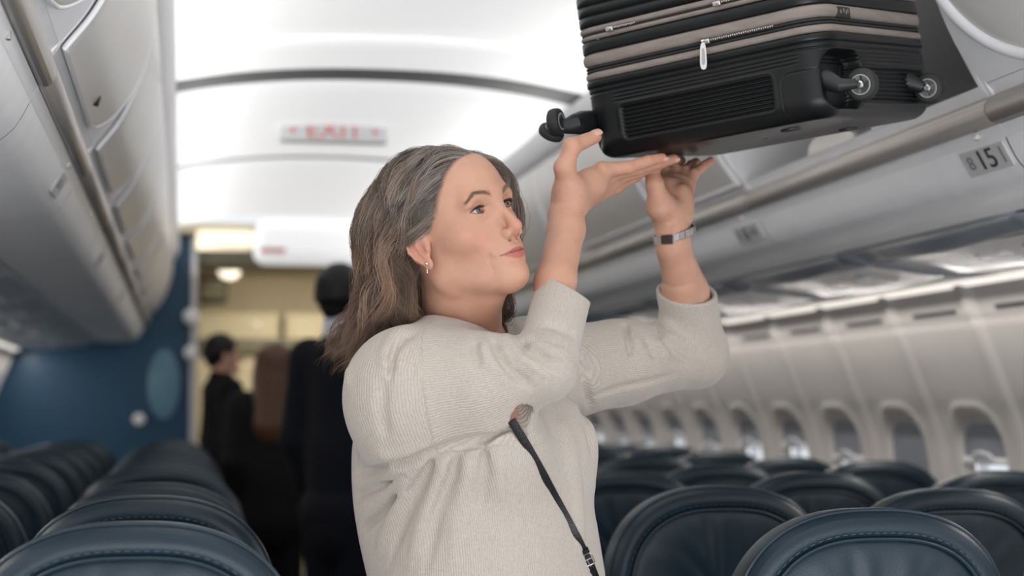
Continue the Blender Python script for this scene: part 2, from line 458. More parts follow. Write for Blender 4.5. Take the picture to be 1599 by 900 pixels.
def make_bin(ya, yb, side, label, group, door='closed', placards=None, lock=False):
    root = empty('overhead_bin', (mx(1.5, side), (ya + yb) / 2, Z0 + .39), label, 'overhead bin', group)
    X = lambda x: mx(x, side)
    # shell: floor, back, top, ends and the curved lower face
    b = MB()
    lower = lerp_profile([(1.311, .443), (1.322, .421), (1.337, .399), (1.362, .382), (1.42, .3745), (1.48, .3740), (1.544, .375)], 5)
    sec = [(1.272, .526), (1.283, .516), (1.29, .50), (1.31, .452), (1.312, .444)] + [tuple(p) for p in lower] + [(1.56, .395), (1.70, .43), (1.97, .44), (1.98, .80), (1.16, .845), (1.163, .812), (1.94, .775), (1.94, .50), (1.40, .500), (1.30, .512)]
    b.loft([[(X(x), y, Z0 + z) for x, z in sec] for y in (ya + .002, yb - .002)], cap=False)
    b.build('bin_body', M['white'], root)
    for y, yo in ((ya + .002, .012), (yb - .002, -.012)):
        b = MB()
        ins = [(1.275, .52), (1.23, .60), (1.195, .68), (1.172, .76), (1.166, .815), (1.95, .79), (1.95, .47), (1.31, .47)]
        b.loft([[(X(x), y, Z0 + z) for x, z in ins], [(X(x), y + yo, Z0 + z) for x, z in ins]])
        b.build('end_wall', M['white'], root, smooth=False)
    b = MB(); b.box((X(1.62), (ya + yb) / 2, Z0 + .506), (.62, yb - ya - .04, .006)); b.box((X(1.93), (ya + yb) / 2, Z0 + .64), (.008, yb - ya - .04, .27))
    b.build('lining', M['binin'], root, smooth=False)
    if door == 'closed':                      # fascia behind the door's rounded corners
        b = MB(); fp = lerp_profile(DOORP, 5)
        b.loft([[(X(p[0] + .004), y, Z0 + p[1]) for p in fp] + [(X(p[0] + .016), y, Z0 + p[1] + .002) for p in fp[::-1]] for y in (ya + .003, yb - .003)])
        b.build('fascia', M['white'], root)
    # handrail below the sill
    b = MB(); seg = 16; rr = []
    c_ = (1.292, .487)
    for y in (ya + .001, ya + .004, yb - .004, yb - .001):
        k = .9 if y in (ya + .001, yb - .001) else 1
        rr.append([(X(c_[0] + k * (.018 * math.cos(q))), y, Z0 + c_[1] + k * .0235 * math.sin(q)) for q in [2 * math.pi * i / seg for i in range(seg)]])
    b.loft(rr); b.build('handrail', M['rail'], root)
    # thin flange above the label face
    b = MB(); b.loft([[(X(x), y, Z0 + z) for x, z in ((1.30, .4635), (1.313, .4595), (1.3165, .4455), (1.3135, .442), (1.309, .4465), (1.306, .457))] for y in (ya + .001, yb - .001)])
    b.build('flange', M['rim'], root)
    yclip = (ya + yb) / 2 if side > 0 else yb - .4
    b = MB(); b.box((X(1.305), placards[0][2] if placards else yclip, Z0 + .461), (.006, .012, .02)); b.build('clip', M['metal'], root, bevel=.001)
    if door == 'open':                        # rounded latch plates standing on the sill
        for yc_, hw_, hh_ in ((3.08, .10, .030), (3.40, .13, .036)):
            b = MB(); n_ = 24; rg = []
            for off in (-.007, -.005, .005, .007):
                k_ = .93 if abs(off) > .006 else 1
                rg.append([(X(1.279 + off - .010 * math.sin(math.pi * i / n_)), yc_ + hw_ * k_ * math.cos(math.pi * i / n_), Z0 + .524 + hh_ * k_ * math.sin(math.pi * i / n_)) for i in range(n_ + 1)])
            b.loft(rg); b.build('latch_plate', M['door'], root)
    # door
    V, Fc, rim, pt, n = door_mesh(ya, yb, side)
    if door == 'open':
        piv = Vector((X(1.16), 0, Z0 + .812)); R = Matrix.Rotation(math.radians(92) * side, 3, 'Y')
        V = [piv + R @ (Vector(v) - piv) for v in V]; rim = [piv + R @ (Vector(v) - piv) for v in rim]
    d_ = mesh_obj('door', V, Fc, M['door'], root); sharp(d_, 50)
    bm_ = bmesh.new(); bm_.from_mesh(d_.data); bmesh.ops.remove_doubles(bm_, verts=bm_.verts, dist=1e-5); bmesh.ops.recalc_face_normals(bm_, faces=bm_.faces); bm_.to_mesh(d_.data); bm_.free()
    b = MB(); b.tube(rim, .013 if side > 0 and ya < 2 else (.007 if side > 0 else .0045), 10); b.build('door_edge', M['rim'], d_)
    if lock:
        p1 = Vector(pt(n - 9, -.55 if side < 0 else .55, .0225)); nr = Vector((side * -1.0, 0, -.25)).normalized()
        
        q = Vector((X(np.interp(.545, [p[1] for p in DOORP][::-1], [p[0] for p in DOORP][::-1]) - .0105), 3.20, Z0 + .545))
        p1 = q
        b = MB(); b.lathe(p1 - nr * .012, nr, [(0, .0135), (.0165, .0135), (.0172, .0115), (.0172, .0001)], 20); b.build('lock', M['dark'], d_)
    for placard in (placards or []):
        kind, rows, yc = placard[0], placard[1], placard[2]
        a2 = Vector((X(1.3125), yc, Z0 + .4405)); b2 = Vector((X(1.336), yc, Z0 + .3995)); dn = (b2 - a2).normalized(); yy = Vector((0, 1, 0)); 
        nrm = Vector((-side * abs(dn.z), 0, -abs(dn.x))).normalized()
        hw = placard[3]; cc = (a2 + b2) / 2 + nrm * .003
        b = MB(); hh = (b2 - a2).length / 2 * .95
        R = Matrix((dn, yy, dn.cross(yy))).transposed()
        b.box(cc, (hh * 2, hw * 2, .003), R); pl = b.build('placard', M['placard'], root, bevel=.001)
        rd = Vector((0, -side, 0)); upv = -dn
        for k, (s_, sz, off, m_) in enumerate(rows):
            text(s_, 'lettering', sz, cc + nrm * .0024 + rd * off, rd, upv, M[m_], pl, sx=1.45)
    return root
note_kids()
RB = [(1.10, 2.70), (2.70, 3.97), (3.97, 4.67), (4.67, 5.90), (5.90, 6.92), (6.92, 7.94), (7.94, 8.96), (8.96, 10.18)]
RL = ['closed overhead bin nearest the camera showing only its curved door, right of the suitcase', 'open overhead bin with the row 15 placard, which the black suitcase is being pushed into',
      'closed overhead bin with the 6 placard, behind the wrist that wears the watch', 'closed overhead bin second beyond the open one, behind the raised right hand',
      'closed overhead bin third beyond the open one, between face and right forearm', 'closed overhead bin fourth beyond the open one, behind the face', 'closed overhead bin second from the far end of the window-side row behind the head', 'closed overhead bin at the far end of the row behind the head']
for k, (a, b_) in enumerate(RB):
    pc = None
    if k == 1: pc = [('p', [('15', .050, .006, 'ink'), ('8', .034, -.052, 'greyink'), ('I', .042, .066, 'greyink')], 2.795, .082)]
    if k == 2: pc = [('p', [('6', .048, -.010, 'ink'), ('II', .036, -.060, 'greyink'), ('100', .026, .044, 'greyink')], 4.085, .088)]
    make_bin(a, b_, 1, RL[k], 'overhead bins above the window seats', 'open' if k == 1 else 'closed', pc)
LB = [(1.10, 2.64), (2.64, 3.66), (3.66, 4.68), (4.68, 5.70), (5.70, 6.72), (6.72, 7.74), (7.74, 8.76), (8.76, 10.18)]
LL = ['overhead bin running out of the top left corner, nearest in the left row', 'overhead bin with a round black lock hole in its door, left row', 'third overhead bin of the left row, just past the one with the black lock hole', 'fourth overhead bin of the left row, counted from the camera',
      'fifth overhead bin of the left row, counted from the camera', 'sixth overhead bin of the left row, counted from the camera', 'last but one overhead bin of the left row, before the blue bulkhead', 'last overhead bin of the left row, touching the blue bulkhead']
for k, (a, b_) in enumerate(LB):
    pc = [('p', [('III', .026, -.02, 'greyink'), ('II', .02, .03, 'greyink')], {1: 3.42, 3: 5.12, 5: 6.82}[k], .06)] if k in (1, 3, 5) else None
    make_bin(a, b_, -1, LL[k], 'overhead bins along the left side', 'closed', pc, lock=tuple(at(137, 163, 3.3)) if k == 1 else False)
# ---- glossy service panels under the bins
for side in (1, -1):
    prof = lerp_profile([(1.544, .375), (1.58, .3765), (1.61, .365), (1.64, .352), (1.655, .357), (1.76, .346), (1.88, .334), (1.975, .337)], 4)
    ys = [1.1, 2.15, 3.15, 4.1, 5.05, 6.0, 6.95, 7.9, 8.85, 10.18]
    for k in range(len(ys) - 1):
        nm = 'nearest' if k == 0 else ['', 'second', 'third', 'fourth', 'fifth', 'sixth', 'seventh', 'eighth', 'last'][k]
        root = empty('service_panel', (mx(1.78, side), (ys[k] + ys[k + 1]) / 2, Z0 + .37), 'glossy blue grey service panel under the %s bins, %s from the camera' % ('right' if side > 0 else 'left', nm), 'service panel', 'service panels under the %s bins' % ('right' if side > 0 else 'left'))
        b = MB(); rings = []
        for y in np.linspace(ys[k] + .002, ys[k + 1] - .002, 9):
            wv = .004 * math.sin((y - ys[k]) * 9)
            rings.append([(mx(p[0] + .001, side), y, Z0 + p[1] + .0015 + wv * math.sin(math.pi * i / (len(prof) - 1))) for i, p in enumerate(prof)])
        b.loft(rings, closed=False); o = b.build('panel', M['under' if side > 0 else 'under_left'], root)
        md = o.modifiers.new('thick', 'SOLIDIFY'); md.thickness = .006
        b = MB(); yc = (ys[k] + ys[k + 1]) / 2
        b.box((mx(1.755, side), yc, Z0 + .3455), (.13, .42, .006), Matrix.Rotation(side * .14, 3, 'Y')); b.build('lamp_plate', M['under'], root, bevel=.003)
        for q in (-.12, 0, .12):
            b = MB(); b.lathe((mx(1.755, side), yc + q, Z0 + .342), (0, 0, -1), [(0, .018), (.004, .018), (.005, .014), (.002, .012), (.002, .0001)], 20); b.build('reading_lamp', M['rim'], root)
        b = MB(); b.box((mx(1.645, side), yc, Z0 + .3515), (.003, ys[k + 1] - ys[k], .004)); b.build('seam', M['dark'], root, smooth=False)
    # cream light strip
    b = MB(); b.loft([[(mx(x, side), y, Z0 + z) for x, z in ((1.965, .342), (1.972, .333), (2.0, .319), (2.012, .322), (2.01, .36), (1.97, .36))] for y in (Y0, 10.2)])
    o = b.build('trim_3' if side > 0 else 'trim_4', M['strip'], smooth=False); o['kind'] = 'structure'
# ---- side walls with ribs and window openings
WP = [(2.0, .325), (2.022, .29), (2.05, .22), (2.085, .13), (2.12, .04), (2.15, -.03), (2.175, -.12), (2.19, -.25), (2.20, -.42), (2.19, -.7), (2.15, -1.0), (2.10, -1.21)]
WPITCH = .522; W0 = 4.66
def wall(side):
    prof = np.array(lerp_profile(WP, 9)); nz = len(prof)
    ys = np.arange(1.0, 10.32, .0145); ny = len(ys)
    k = np.round((ys - W0) / WPITCH); dy = ys - (W0 + k * WPITCH)
    Yg, Ig = np.meshgrid(ys, np.arange(nz), indexing='ij'); dyg = np.repeat(dy[:, None], nz, 1)
    xs = prof[Ig, 0].copy(); zs = prof[Ig, 1].copy()
    # window: rounded rectangle, centre z -.19
    hz, hy, rr = .20, .148, .10
    qx = np.abs(dyg) - hy + rr; qz = np.abs(zs + .205) - hz + rr
    s_ = np.hypot(np.maximum(qx, 0), np.maximum(qz, 0)) + np.minimum(np.maximum(qx, qz), 0) - rr
    f_ = np.clip(-s_ / .032, 0, 1); f_ = f_ * f_ * (3 - 2 * f_)
    xs = xs + .026 * f_
    # raised lip round the opening
    xs -= .006 * np.exp(-((s_ - .014) / .010) ** 2)
    # rib between windows
    edge = WPITCH / 2 - np.abs(dyg)
    up_ = np.clip((zs + .75) / .2, 0, 1)
    xs -= (.016 * np.exp(-(edge / .032) ** 4) - .010 * np.exp(-(edge / .005) ** 2)) * up_
    xs += 0.004 * np.exp(-((zs - .235) / .006) ** 2)
    V = np.stack([xs if side > 0 else 2 * CX - xs, Yg, Z0 + zs], -1).reshape(-1, 3)
    idx = np.arange(ny * nz).reshape(ny, nz)
    Fq = np.stack([idx[:-1, :-1], idx[:-1, 1:], idx[1:, 1:], idx[1:, :-1]], -1).reshape(-1, 4)
    inner = (s_.reshape(-1)[Fq] < -.034).all(1)
    o = mesh_obj('wall_right' if side > 0 else 'wall_left', V, Fq[~inner], M['wall']); o['kind'] = 'structure'
    return o
wall(1); wall(-1)
wn = 1
for side in (1, -1):
    for k in range(-2, 11):
        yc = W0 + k * WPITCH
        if side < 0 and k < 5: continue
        root = bpy.data.objects.new('window_%d' % wn, None); COL.objects.link(root); wn += 1
        root.location = (mx(2.22, side), yc, Z0 - .205); root['kind'] = 'structure'
        op = [.12, .15, .14, .0, .15, .11, .13, .08, .14, .13, .12, .13, .12][k + 2]; op *= .9
        X = mx(2.235, side)
        b = MB(); b.box((mx(2.235, side), yc, Z0 - .205), (.004, .30, .42)); b.build('glass', M['glass'], root, smooth=False)
        # blind, hanging from above and stopping short of the sill
        top = Z0 + .02; bot = Z0 - (.30 if k == 1 else .150 - .02 * math.sin(k * 2.3))
        b = MB(); n_ = 10
        b.loft([[(mx(2.171 + .032 * min(1, max(0, (.02 - zz) / .30)) + o_, side), yc + sy * .150, Z0 + zz) for o_, sy in ((0, -1), (0, 1), (.006, 1), (.006, -1))] for zz in np.linspace(.03, bot - Z0, 8)]); o = b.build('blind', M['shade'], root, bevel=.002)
        b = MB(); b.box((mx(2.188, side), yc, bot + .008), (.016, .29, .018)); b.build('blind_rail', M['rim'], o, bevel=.004)
        b = MB(); b.tube([(mx(2.182, side), yc - .06, bot + .010), (mx(2.173, side), yc - .05, bot + .026), (mx(2.171, side), yc, bot + .032), (mx(2.173, side), yc + .05, bot + .026), (mx(2.182, side), yc + .06, bot + .010)], .005, 8); b.build('blind_pull', M['rim'], o)
        b = MB()
        for sy in (-1, 1): b.box((mx(2.25, side), yc + sy * .146, Z0 - .205), (.03, .012, .42))
        for sz in (-1, 1): b.box((mx(2.25, side), yc, Z0 - .205 + sz * .205), (.03, .30, .012))
        b.build('window_frame', M['rim'], root, bevel=.003)
# air slots high on the right wall
for k in range(-1, 10):
    yc = W0 + k * WPITCH - .02
    b = MB(); b.m = 0; b.box((2.0375, yc, Z0 + .263), (.010, .29, .013)); b.m = 1
    b.box((2.0315, yc, Z0 + .263), (.005, .285, .009)); 
    o = b.build('air_slot', [M['wall'], M['dark']], smooth=False)
    tag(o, 'dark air slot high on the right sidewall above the window row', 'air vent', 'air slots above the windows')
# ---- bulkheads, blue
b = MB(); b.box((-.66, 10.33, 1.09), (1.40, .06, 2.18)); o = b.build('wall_back', M['blue'], bevel=.004); o['kind'] = 'structure'
b = MB(); b.box((1.75, 10.33, 1.09), (1.2, .06, 2.18)); o = b.build('wall_front', M['blue'], bevel=.004); o['kind'] = 'structure'
b = MB(); b.box((.055, 10.30, 1.09), (.035, .10, 2.18)); o = b.build('trim_5', M['placard'], bevel=.006); o['kind'] = 'structure'
# ---- EXIT sign
c = at(521, 193, 5.95)
c.z -= .018
c.z -= .012
root = empty('exit_sign', c, 'white ceiling sign box with red EXIT letters between two small arrows', 'sign')
b = MB(); hw, hh = .178, .036
b.loft([[(c.x + sx * hw * k, c.y + yy, c.z + sz * hh * k2) for sx, sz in ((-1, -1), (1, -1), (1, 1), (-1, 1))] for yy, k, k2 in ((-.03, .96, .9), (-.026, 1, 1), (.03, 1, 1))])
b.build('housing', M['signbox'], root, bevel=.004)
text('EXIT', 'lettering', .075, c + Vector((0, -.0315, 0)), (1, 0, 0), (0, 0, 1), M['red'], root, sx=1.25)
for s_ in (-1, 1):
    b = MB(); b.add([(c.x + s_ * .13, c.y - .0312, c.z + .012), (c.x + s_ * .13, c.y - .0312, c.z - .012), (c.x + s_ * .15, c.y - .0312, c.z)], [(0, 1, 2)])
    b.build('arrow', M['red'], root, smooth=False)
b = MB(); b.box((c.x, c.y, c.z + .055), (.3, .02, .03)); b.build('bracket', M['signbox'], root, smooth=False)
# ---- galley beyond the doorway
b = MB(); b.box((.6, 13.6, 1.1), (3.4, .06, 2.3)); o = b.build('wall_far', M['cream'], smooth=False); o['kind'] = 'structure'
b = MB(); b.box((.6, 11.9, 2.22), (3.4, 3.5, .05)); o = b.build('ceiling', M['cream'], smooth=False); o['kind'] = 'structure'
for xx, nm in ((-1.1, 'wall_north'), (2.3, 'wall_south')):
    b = MB(); b.box((xx, 12, 1.1), (.06, 3.3, 2.3)); o = b.build(nm, M['cream'], smooth=False); o['kind'] = 'structure'
for i, (xa, xb) in enumerate(((.06, .68), (.72, 1.32))):
    root = empty('galley_cabinet', ((xa + xb) / 2, 13.3, 0), ['cream galley cabinet far down the aisle, the one on the left', 'cream galley cabinet far down the aisle, beside the suited man'][i], 'cabinet', 'galley cabinets at the end of the aisle')
    b = MB(); b.box(((xa + xb) / 2, 13.3, .95), (xb - xa, .5, 1.9)); b.build('body', M['cream'], root, bevel=.01)
    for zc, h_ in ((.45, .8), (1.2, .62), (1.76, .22)):
        b = MB(); b.box(((xa + xb) / 2, 13.04, zc), (xb - xa - .07, .02, h_)); d_ = b.build('door', M['cream'], root, bevel=.006)
        b = MB(); b.box(((xa + xb) / 2 + .15, 13.02, zc + h_ / 2 - .06), (.08, .02, .02)); b.build('latch', M['metal'], d_, bevel=.004)
c = at(333, 452, 12.9); root = empty('galley_oven', tuple(c), 'small dark galley oven high in the cream galley wall, above the profile figure', 'oven')
b = MB(); b.box(c + Vector((0, .12, 0)), (.20, .20, .19)); b.build('body', M['dark'], root, bevel=.008)
b = MB(); b.box(c + Vector((0, .01, .0)), (.17, .02, .14)); dr_ = b.build('door', M['olive'], root, bevel=.006)
b = MB(); b.box(c + Vector((0, -.005, .05)), (.12, .015, .012)); b.build('handle', M['metal'], dr_, bevel=.004)
b = MB(); b.box((.6, 13.0, 1.66), (1.8, .06, .10)); o = b.build('trim_6', M['olive'], bevel=.006); o['kind'] = 'structure'
# doorway header: dark soffit, warm lamp panel, rounded white light box
b = MB(); b.box((.55, 10.6, 2.08), (1.35, .5, .10)); o = b.build('trim_7', M['olive'], bevel=.01); o['kind'] = 'structure'
c = at(350, 376, 9.9); M['warm'] = mat('galley_lamp_warm', (1, .86, .62), .5, emit=.7)
b = MB(); b.box(c, (.30, .25, .09)); o = b.build('ceiling_lamp', M['warm'], bevel=.02, seg=3); tag(o, 'warm cream lamp panel at the ceiling before the galley doorway', 'lamp')
c = at(358, 424, 12.6)
b = MB(); b.lathe((c.x, c.y, 2.195), (0, 0, -1), [(0, .03), (.012, .06), (.03, .075), (.055, .07), (.08, .045), (.092, .0001)], 24); o = b.build('round_lamp', mat('round_lamp_glow', (1, .9, .7), .5, emit=1.6)); tag(o, 'small round glowing lamp in the galley far down the aisle', 'lamp')
c = at(488, 380, 9.6)
root = empty('sign_box', c, 'rounded white ceiling box with a faint red mark, above the suited man', 'light box')
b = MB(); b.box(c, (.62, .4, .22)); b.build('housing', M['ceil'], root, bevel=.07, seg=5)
b = MB(); b.box(c + Vector((-.22, -.202, -.06)), (.13, .006, .025)); b.build('red_mark', M['red'], root, bevel=.002)
# ---- bulkhead details
c = at(256, 600, 10.29)
b = MB(); b.lathe(c, (0, -1, 0), [(0, .0), (0.002, .085), (.006, .09), (.010, .08), (.010, .0001)], 32); o = b.build('painted_reflection', M['paleblue']); o.scale = (1, 1, 1)  # pale oval stands in for a reflection on the laminate
for v in o.data.vertices: v.co.z = c.z + (v.co.z - c.z) * 2.2
tag(o, 'tall pale blue oval painted as a reflection on the blue bulkhead near the doorway', 'panel')
for i, (px, py, r_) in enumerate(((217, 655, .034), (298, 495, .045), (298, 551, .04))):
    c = at(px, py, 10.27 if i == 0 else 10.22)
    b = MB(); b.lathe(c, (0, -1, 0), [(0, r_), (.02, r_), (.028, r_ * .8), (.03, r_ * .4), (.03, .0001)], 24); o = b.build('wall_fitting' if i == 0 else 'door_knob_fitting', M['rim'])
    tag(o, ['white round fitting in the middle of the blue bulkhead', 'upper white round fitting on the bulkhead doorway edge', 'lower white round fitting on the bulkhead doorway edge'][i], 'wall fitting')

# ================================================================== SEATS
def backrest_mesh():
    """rounded leather backrest seen from behind: rings from the rear centre over the rim to the front centre"""
    na = 96; hw, top, bot = .209, 1.06, .42; zc = .86
    def outline(k):
        a = 2 * math.pi * k / na; c_, s_ = math.cos(a), math.sin(a)
        if s_ >= 0: e = 2.5; rad = (abs(c_) ** e + abs(s_) ** e) ** (-1 / e); return (hw * rad * c_, (top - zc) * rad * s_)
        e = 5; rad = (abs(c_) ** e + abs(s_) ** e) ** (-1 / e); return (hw * rad * c_, (zc - bot) * rad * s_)
    O = [outline(k) for k in range(na)]
    spec = [(.0, -.060), (.25, -.060), (.5, -.0585), (.7, -.056), (.79, -.053), (.815, -.0490), (.83, -.0485), (.85, -.0535), (.90, -.0545), (.955, -.049), (.985, -.035), (1.0, -.012), (1.0, .012), (.98, .034), (.94, .048), (.85, .058), (.6, .064), (.3, .066), (0, .066)]
    rings = []
    for sc_, dep in spec:
        ring = []
        for k, (ox, oz) in enumerate(O):
            inset = (1 - sc_)
            x = ox * sc_; z = zc + oz * sc_ if oz < 0 else zc + oz * sc_ 
            # keep border width even: inset in metres near the rim
            if sc_ >= .7:
                d_ = inset * .235; L_ = math.hypot(ox, oz); x = ox * (1 - d_ / max(L_, .18)); z = zc + oz * (1 - d_ / max(L_, .18))
            wr = 0
            if dep < -.05 and sc_ <= .79:
                wr = (.0022 * math.sin(x * 85 + 2.1 * math.sin(x * 31)) + .0015 * math.sin(x * 190 + z * 9)) * max(0, min(1, (z - .80) / .12)) * min(1, (1 - sc_ / .81) * 6)
            lean = (z - bot) * -.10
            ring.append((x, dep + wr + lean, z))
        rings.append(ring)
    return rings, O, zc
def make_seat():
    root = empty('passenger_seat', (0, 0, 0), 'x', 'seat')
    rings, O, zc = backrest_mesh()
    b = MB(); b.loft(rings, cap=False); bk = b.build('backrest', M['leather'], root)
    md = bk.modifiers.new('sub', 'SUBSURF'); md.levels = 1; md.render_levels = 1
    # piping and stitch line round the rear panel
    def ring_at(d_, dep, step=1):
        pts = []
        for k in range(0, len(O), step):
            ox, oz = O[k]; L_ = math.hypot(ox, oz); q = 1 - d_ / max(L_, .18); z = zc + oz * q
            pts.append((ox * q, dep - (z - .42) * .10, z))
        return pts
    p = ring_at(.0415, -.0535); p.append(p[0]); b = MB(); b.tube(p, .0030, 8, cap=False); b.build('piping', M['piping'], bk)
    p = ring_at(.003, -.030); p.append(p[0]); b = MB(); b.tube(p, .0035, 8, cap=False); b.build('edge_piping', M['piping'], bk)
    b = MB(); fine = ring_at(.033, -.0545)
    P3 = [Vector(q) for q in fine]
    for k in range(0, 49):
        a_, c_ = P3[k % 96], P3[(k + 1) % 96]
        nseg = max(1, int((c_ - a_).length / .007))
        for j in range(nseg):
            m0 = a_.lerp(c_, (j + .2) / nseg); m1 = a_.lerp(c_, (j + .75) / nseg); b.tube([m0, m1], .0008, 5)
    b.build('stitching', M['stitch'], bk)
    # cushion, armrests, frame, legs
    b = MB(); b.box((0, .30, .42), (.38, .46, .13)); b.build('seat_cushion', M['leather'], root, bevel=.04, seg=4)
    for s_ in (-1, 1):
        b = MB(); b.box((s_ * .206, .22, .63), (.024, .40, .045)); b.box((s_ * .206, .08, .52), (.02, .05, .2)); b.build('armrest', M['piping'], root, bevel=.012, seg=3)
    b = MB(); b.box((0, .30, .335), (.42, .44, .04)); b.build('seat_frame', M['metal'], root, bevel=.008)
    for s_ in (-1, 1):
        b = MB(); b.tube([(s_ * .16, .12, .33), (s_ * .16, .05, .0)], .018, 10); b.tube([(s_ * .16, .42, .33), (s_ * .16, .50, .0)], .018, 10); b.box((s_ * .16, .27, .012), (.05, .52, .024)); b.build('leg', M['metal'], root)
    b = MB(); b.box((0, -.070, .62), (.36, .02, .30)); o = b.build('tray_table', M['piping'], root, bevel=.01)
    return root
seat0 = make_seat(); note_kids()
ordn = ['nearest', 'second', 'third', 'fourth', 'fifth', 'sixth', 'seventh', 'eighth', 'ninth', 'tenth', 'eleventh']
first = True
def put_seat(x, y, label, group):
    global first
    o = seat0 if first else copy_tree(seat0); first = False
    o.location = (x, y, random.uniform(-.006, .006)); o.rotation_euler = (0, 0, random.uniform(-.015, .015)); o['label'] = label; o['group'] = group
for i in range(11):
    y = 2.43 + .73 * i + .06
    if y > 9.6: break
    for c_, x in (('aisle', .955), ('middle', 1.40), ('window', 1.845)):
        if i == 0 and c_ == 'window': continue
        put_seat(x, y, 'navy leather %s seat right of the aisle, %s row from the camera' % (c_, ordn[i]), 'navy leather seats right of the aisle')
for i in range(11):
    y = 2.24 + .73 * i + .06
    if y > 9.2: break
    for c_, x in (('aisle', -.055), ('middle', -.50), ('window', -.945)):
        if i == 0 and c_ != 'aisle' : continue
        put_seat(x, y, 'navy leather %s seat left of the aisle, %s row from the camera' % (c_, ordn[i]), 'navy leather seats left of the aisle')
# ================================================================== THE WOMAN
def gz(V, c, r_):
    r_ = np.array([r_] * 3 if np.isscalar(r_) else r_, float)
    return np.exp(-(((V - np.array(c)) / r_) ** 2).sum(1))
HR = rotm(-.8987, -.2164, .2381); HO = np.array(at(705.2, 350.0, 2.5)); HS = 1.006
def h2w(p): return HO + HS * (np.asarray(p, float) @ HR.T)
def w2h(p): return ((np.asarray(p, float) - HO) @ HR) / HS
M['skin'] = mat('fair_skin', (.6, .35, .25), .47, attr='tint', noise=.05, nscale=60, bump=.35, bscale=900, spec=.42, sss=.22)
NECK0 = w2h(at(722, 560, 2.565))            # base of the neck, in head coordinates
def sculpt_head():
    f = Field((-.115, -.105, -.215), (.135, .105, .135), .00125)
    S = lambda p: [(p[0], sy * p[1], p[2]) for sy in (-1, 1)]
    # skull and face masses
    f.ell((-.012, 0, .024), (.090, .073, .080), .01)
    f.ell((.030, 0, .034), (.058, .063, .060), .03)
    f.ell((.030, 0, -.030), (.060, .0575, .070), .03)
    for p in S((.0, .046, -.070)): f.cap(p, (.070, p[1] * .32, -.098), .0135, .0135, .028)
    f.ell((.0775, 0, -.098), (.0175, .0185, .0165), .018)
    f.ell((.072, 0, -.062), (.0260, .029, .028), .022)
    for p in S((.049, .043, -.028)): f.ell(p, (.024, .020, .018), .022)
    for p in S((.0755, .030, .0175)): f.ell(p, (.0105, .022, .009), .016)
    f.ell((.0810, 0, .020), (.010, .016, .013), .016)
    # neck
    nb = np.array(NECK0); f.cap((-.012, 0, -.055), nb, .052, .056, .03)
    f.cap((.042, 0, -.098), nb + np.array([.028, 0, .02]), .014, .022, .035)
    for sy in (-1, 1): f.stroke([(-.015, sy * .060, -.055), (.01, sy * .05, -.11), nb + np.array([.045, sy * .012, .01])], .011, .0020)
    # submental plane
    f.bump((.040, 0, -.112), (.022, .022, .010), -.002)
    # eye sockets
    for p in S((.0905, .0325, .0005)): f.ell(p, (.0115, .0180, .0120), .012, mode='-')
    # nose
    f.cap((.0855, 0, .010), (.1070, 0, -.031), .0056, .0074, .010)
    f.ell((.1065, 0, -.0355), (.0095, .0088, .0078), .006)
    for p in S((.0950, .0118, -.0412)): f.ell(p, (.0112, .0066, .0076), .004)
    f.cap((.092, 0, -.045), (.104, 0, -.042), .0035, .004, .005)
    for p in S((.0975, .0080, -.0482)): f.ell(p, (.0064, .0034, .0040), .0015, mode='-')
    for sy in (-1, 1):
        f.stroke([(.0900, sy * .0165, -.0335), (.0850, sy * .0185, -.041), (.0880, sy * .0165, -.0485)], .0022, -.0014)
    # eyelids round the eyeballs
    for sy in (-1, 1):
        ec = EYE(sy)
        f.ell(ec, (.0143, .0150, .0139), .005)
        def aperture(X, Y, Z, ec=ec, sy=sy):
            y = (Y - ec[1]) * sy; z = Z - ec[2] - y * .06
            up_ = np.sqrt((y + .001) ** 2 + (z + .0150) ** 2) - .0195      # lower-centred circle bounds the top
            dn = np.sqrt((y + .0) ** 2 + (z - .0215) ** 2) - .0250
            return np.maximum(np.maximum(up_, dn), ec[0] + .003 - X)
        f.blend(aperture, ec + np.array([0, -.016, -.009]), ec + np.array([.02, .016, .009]), .0010, '-')
        # upper lid crease, lower lid bag, brow fullness
        f.stroke([(.0790, sy * .0185, .0045), (.0835, sy * .026, .0092), (.0835, sy * .034, .0098), (.0780, sy * .0455, .0045)], .0017, -.0018)
        f.stroke([(.0800, sy * .021, -.0085), (.0810, sy * .031, -.0120), (.0745, sy * .044, -.0075)], .0022, -.0010)
        f.bump((.0760, sy * .046, .009), (.010, .008, .005), .0018)
    # mouth: cut, upper and lower lip
    f.stroke([(.0790, -.0275, -.0672), (.0900, -.0190, -.0672), (.0975, -.008, -.0660), (.0990, 0, -.0668), (.0975, .008, -.0660), (.0900, .0190, -.0672), (.0790, .0275, -.0672)], .0014, -.0034, taper=False)
    f.stroke([(.0800, -.0260, -.0660), (.0905, -.0170, -.0630), (.0985, -.0050, -.0600), (.0985, 0, -.0612), (.0985, .0050, -.0600), (.0905, .0170, -.0630), (.0800, .0260, -.0660)], .0028, .0024)
    f.stroke([(.0820, -.0220, -.0700), (.0920, -.0130, -.0728), (.0970, 0, -.0738), (.0920, .0130, -.0728), (.0820, .0220, -.0700)], .0034, .0030)
    f.bump((.0985, 0, -.0535), (.006, .0028, .006), -.0012)
    f.bump((.0900, 0, -.0840), (.008, .016, .0045), -.0028)
    f.bump((.0900, 0, -.0990), (.010, .012, .010), .0036)
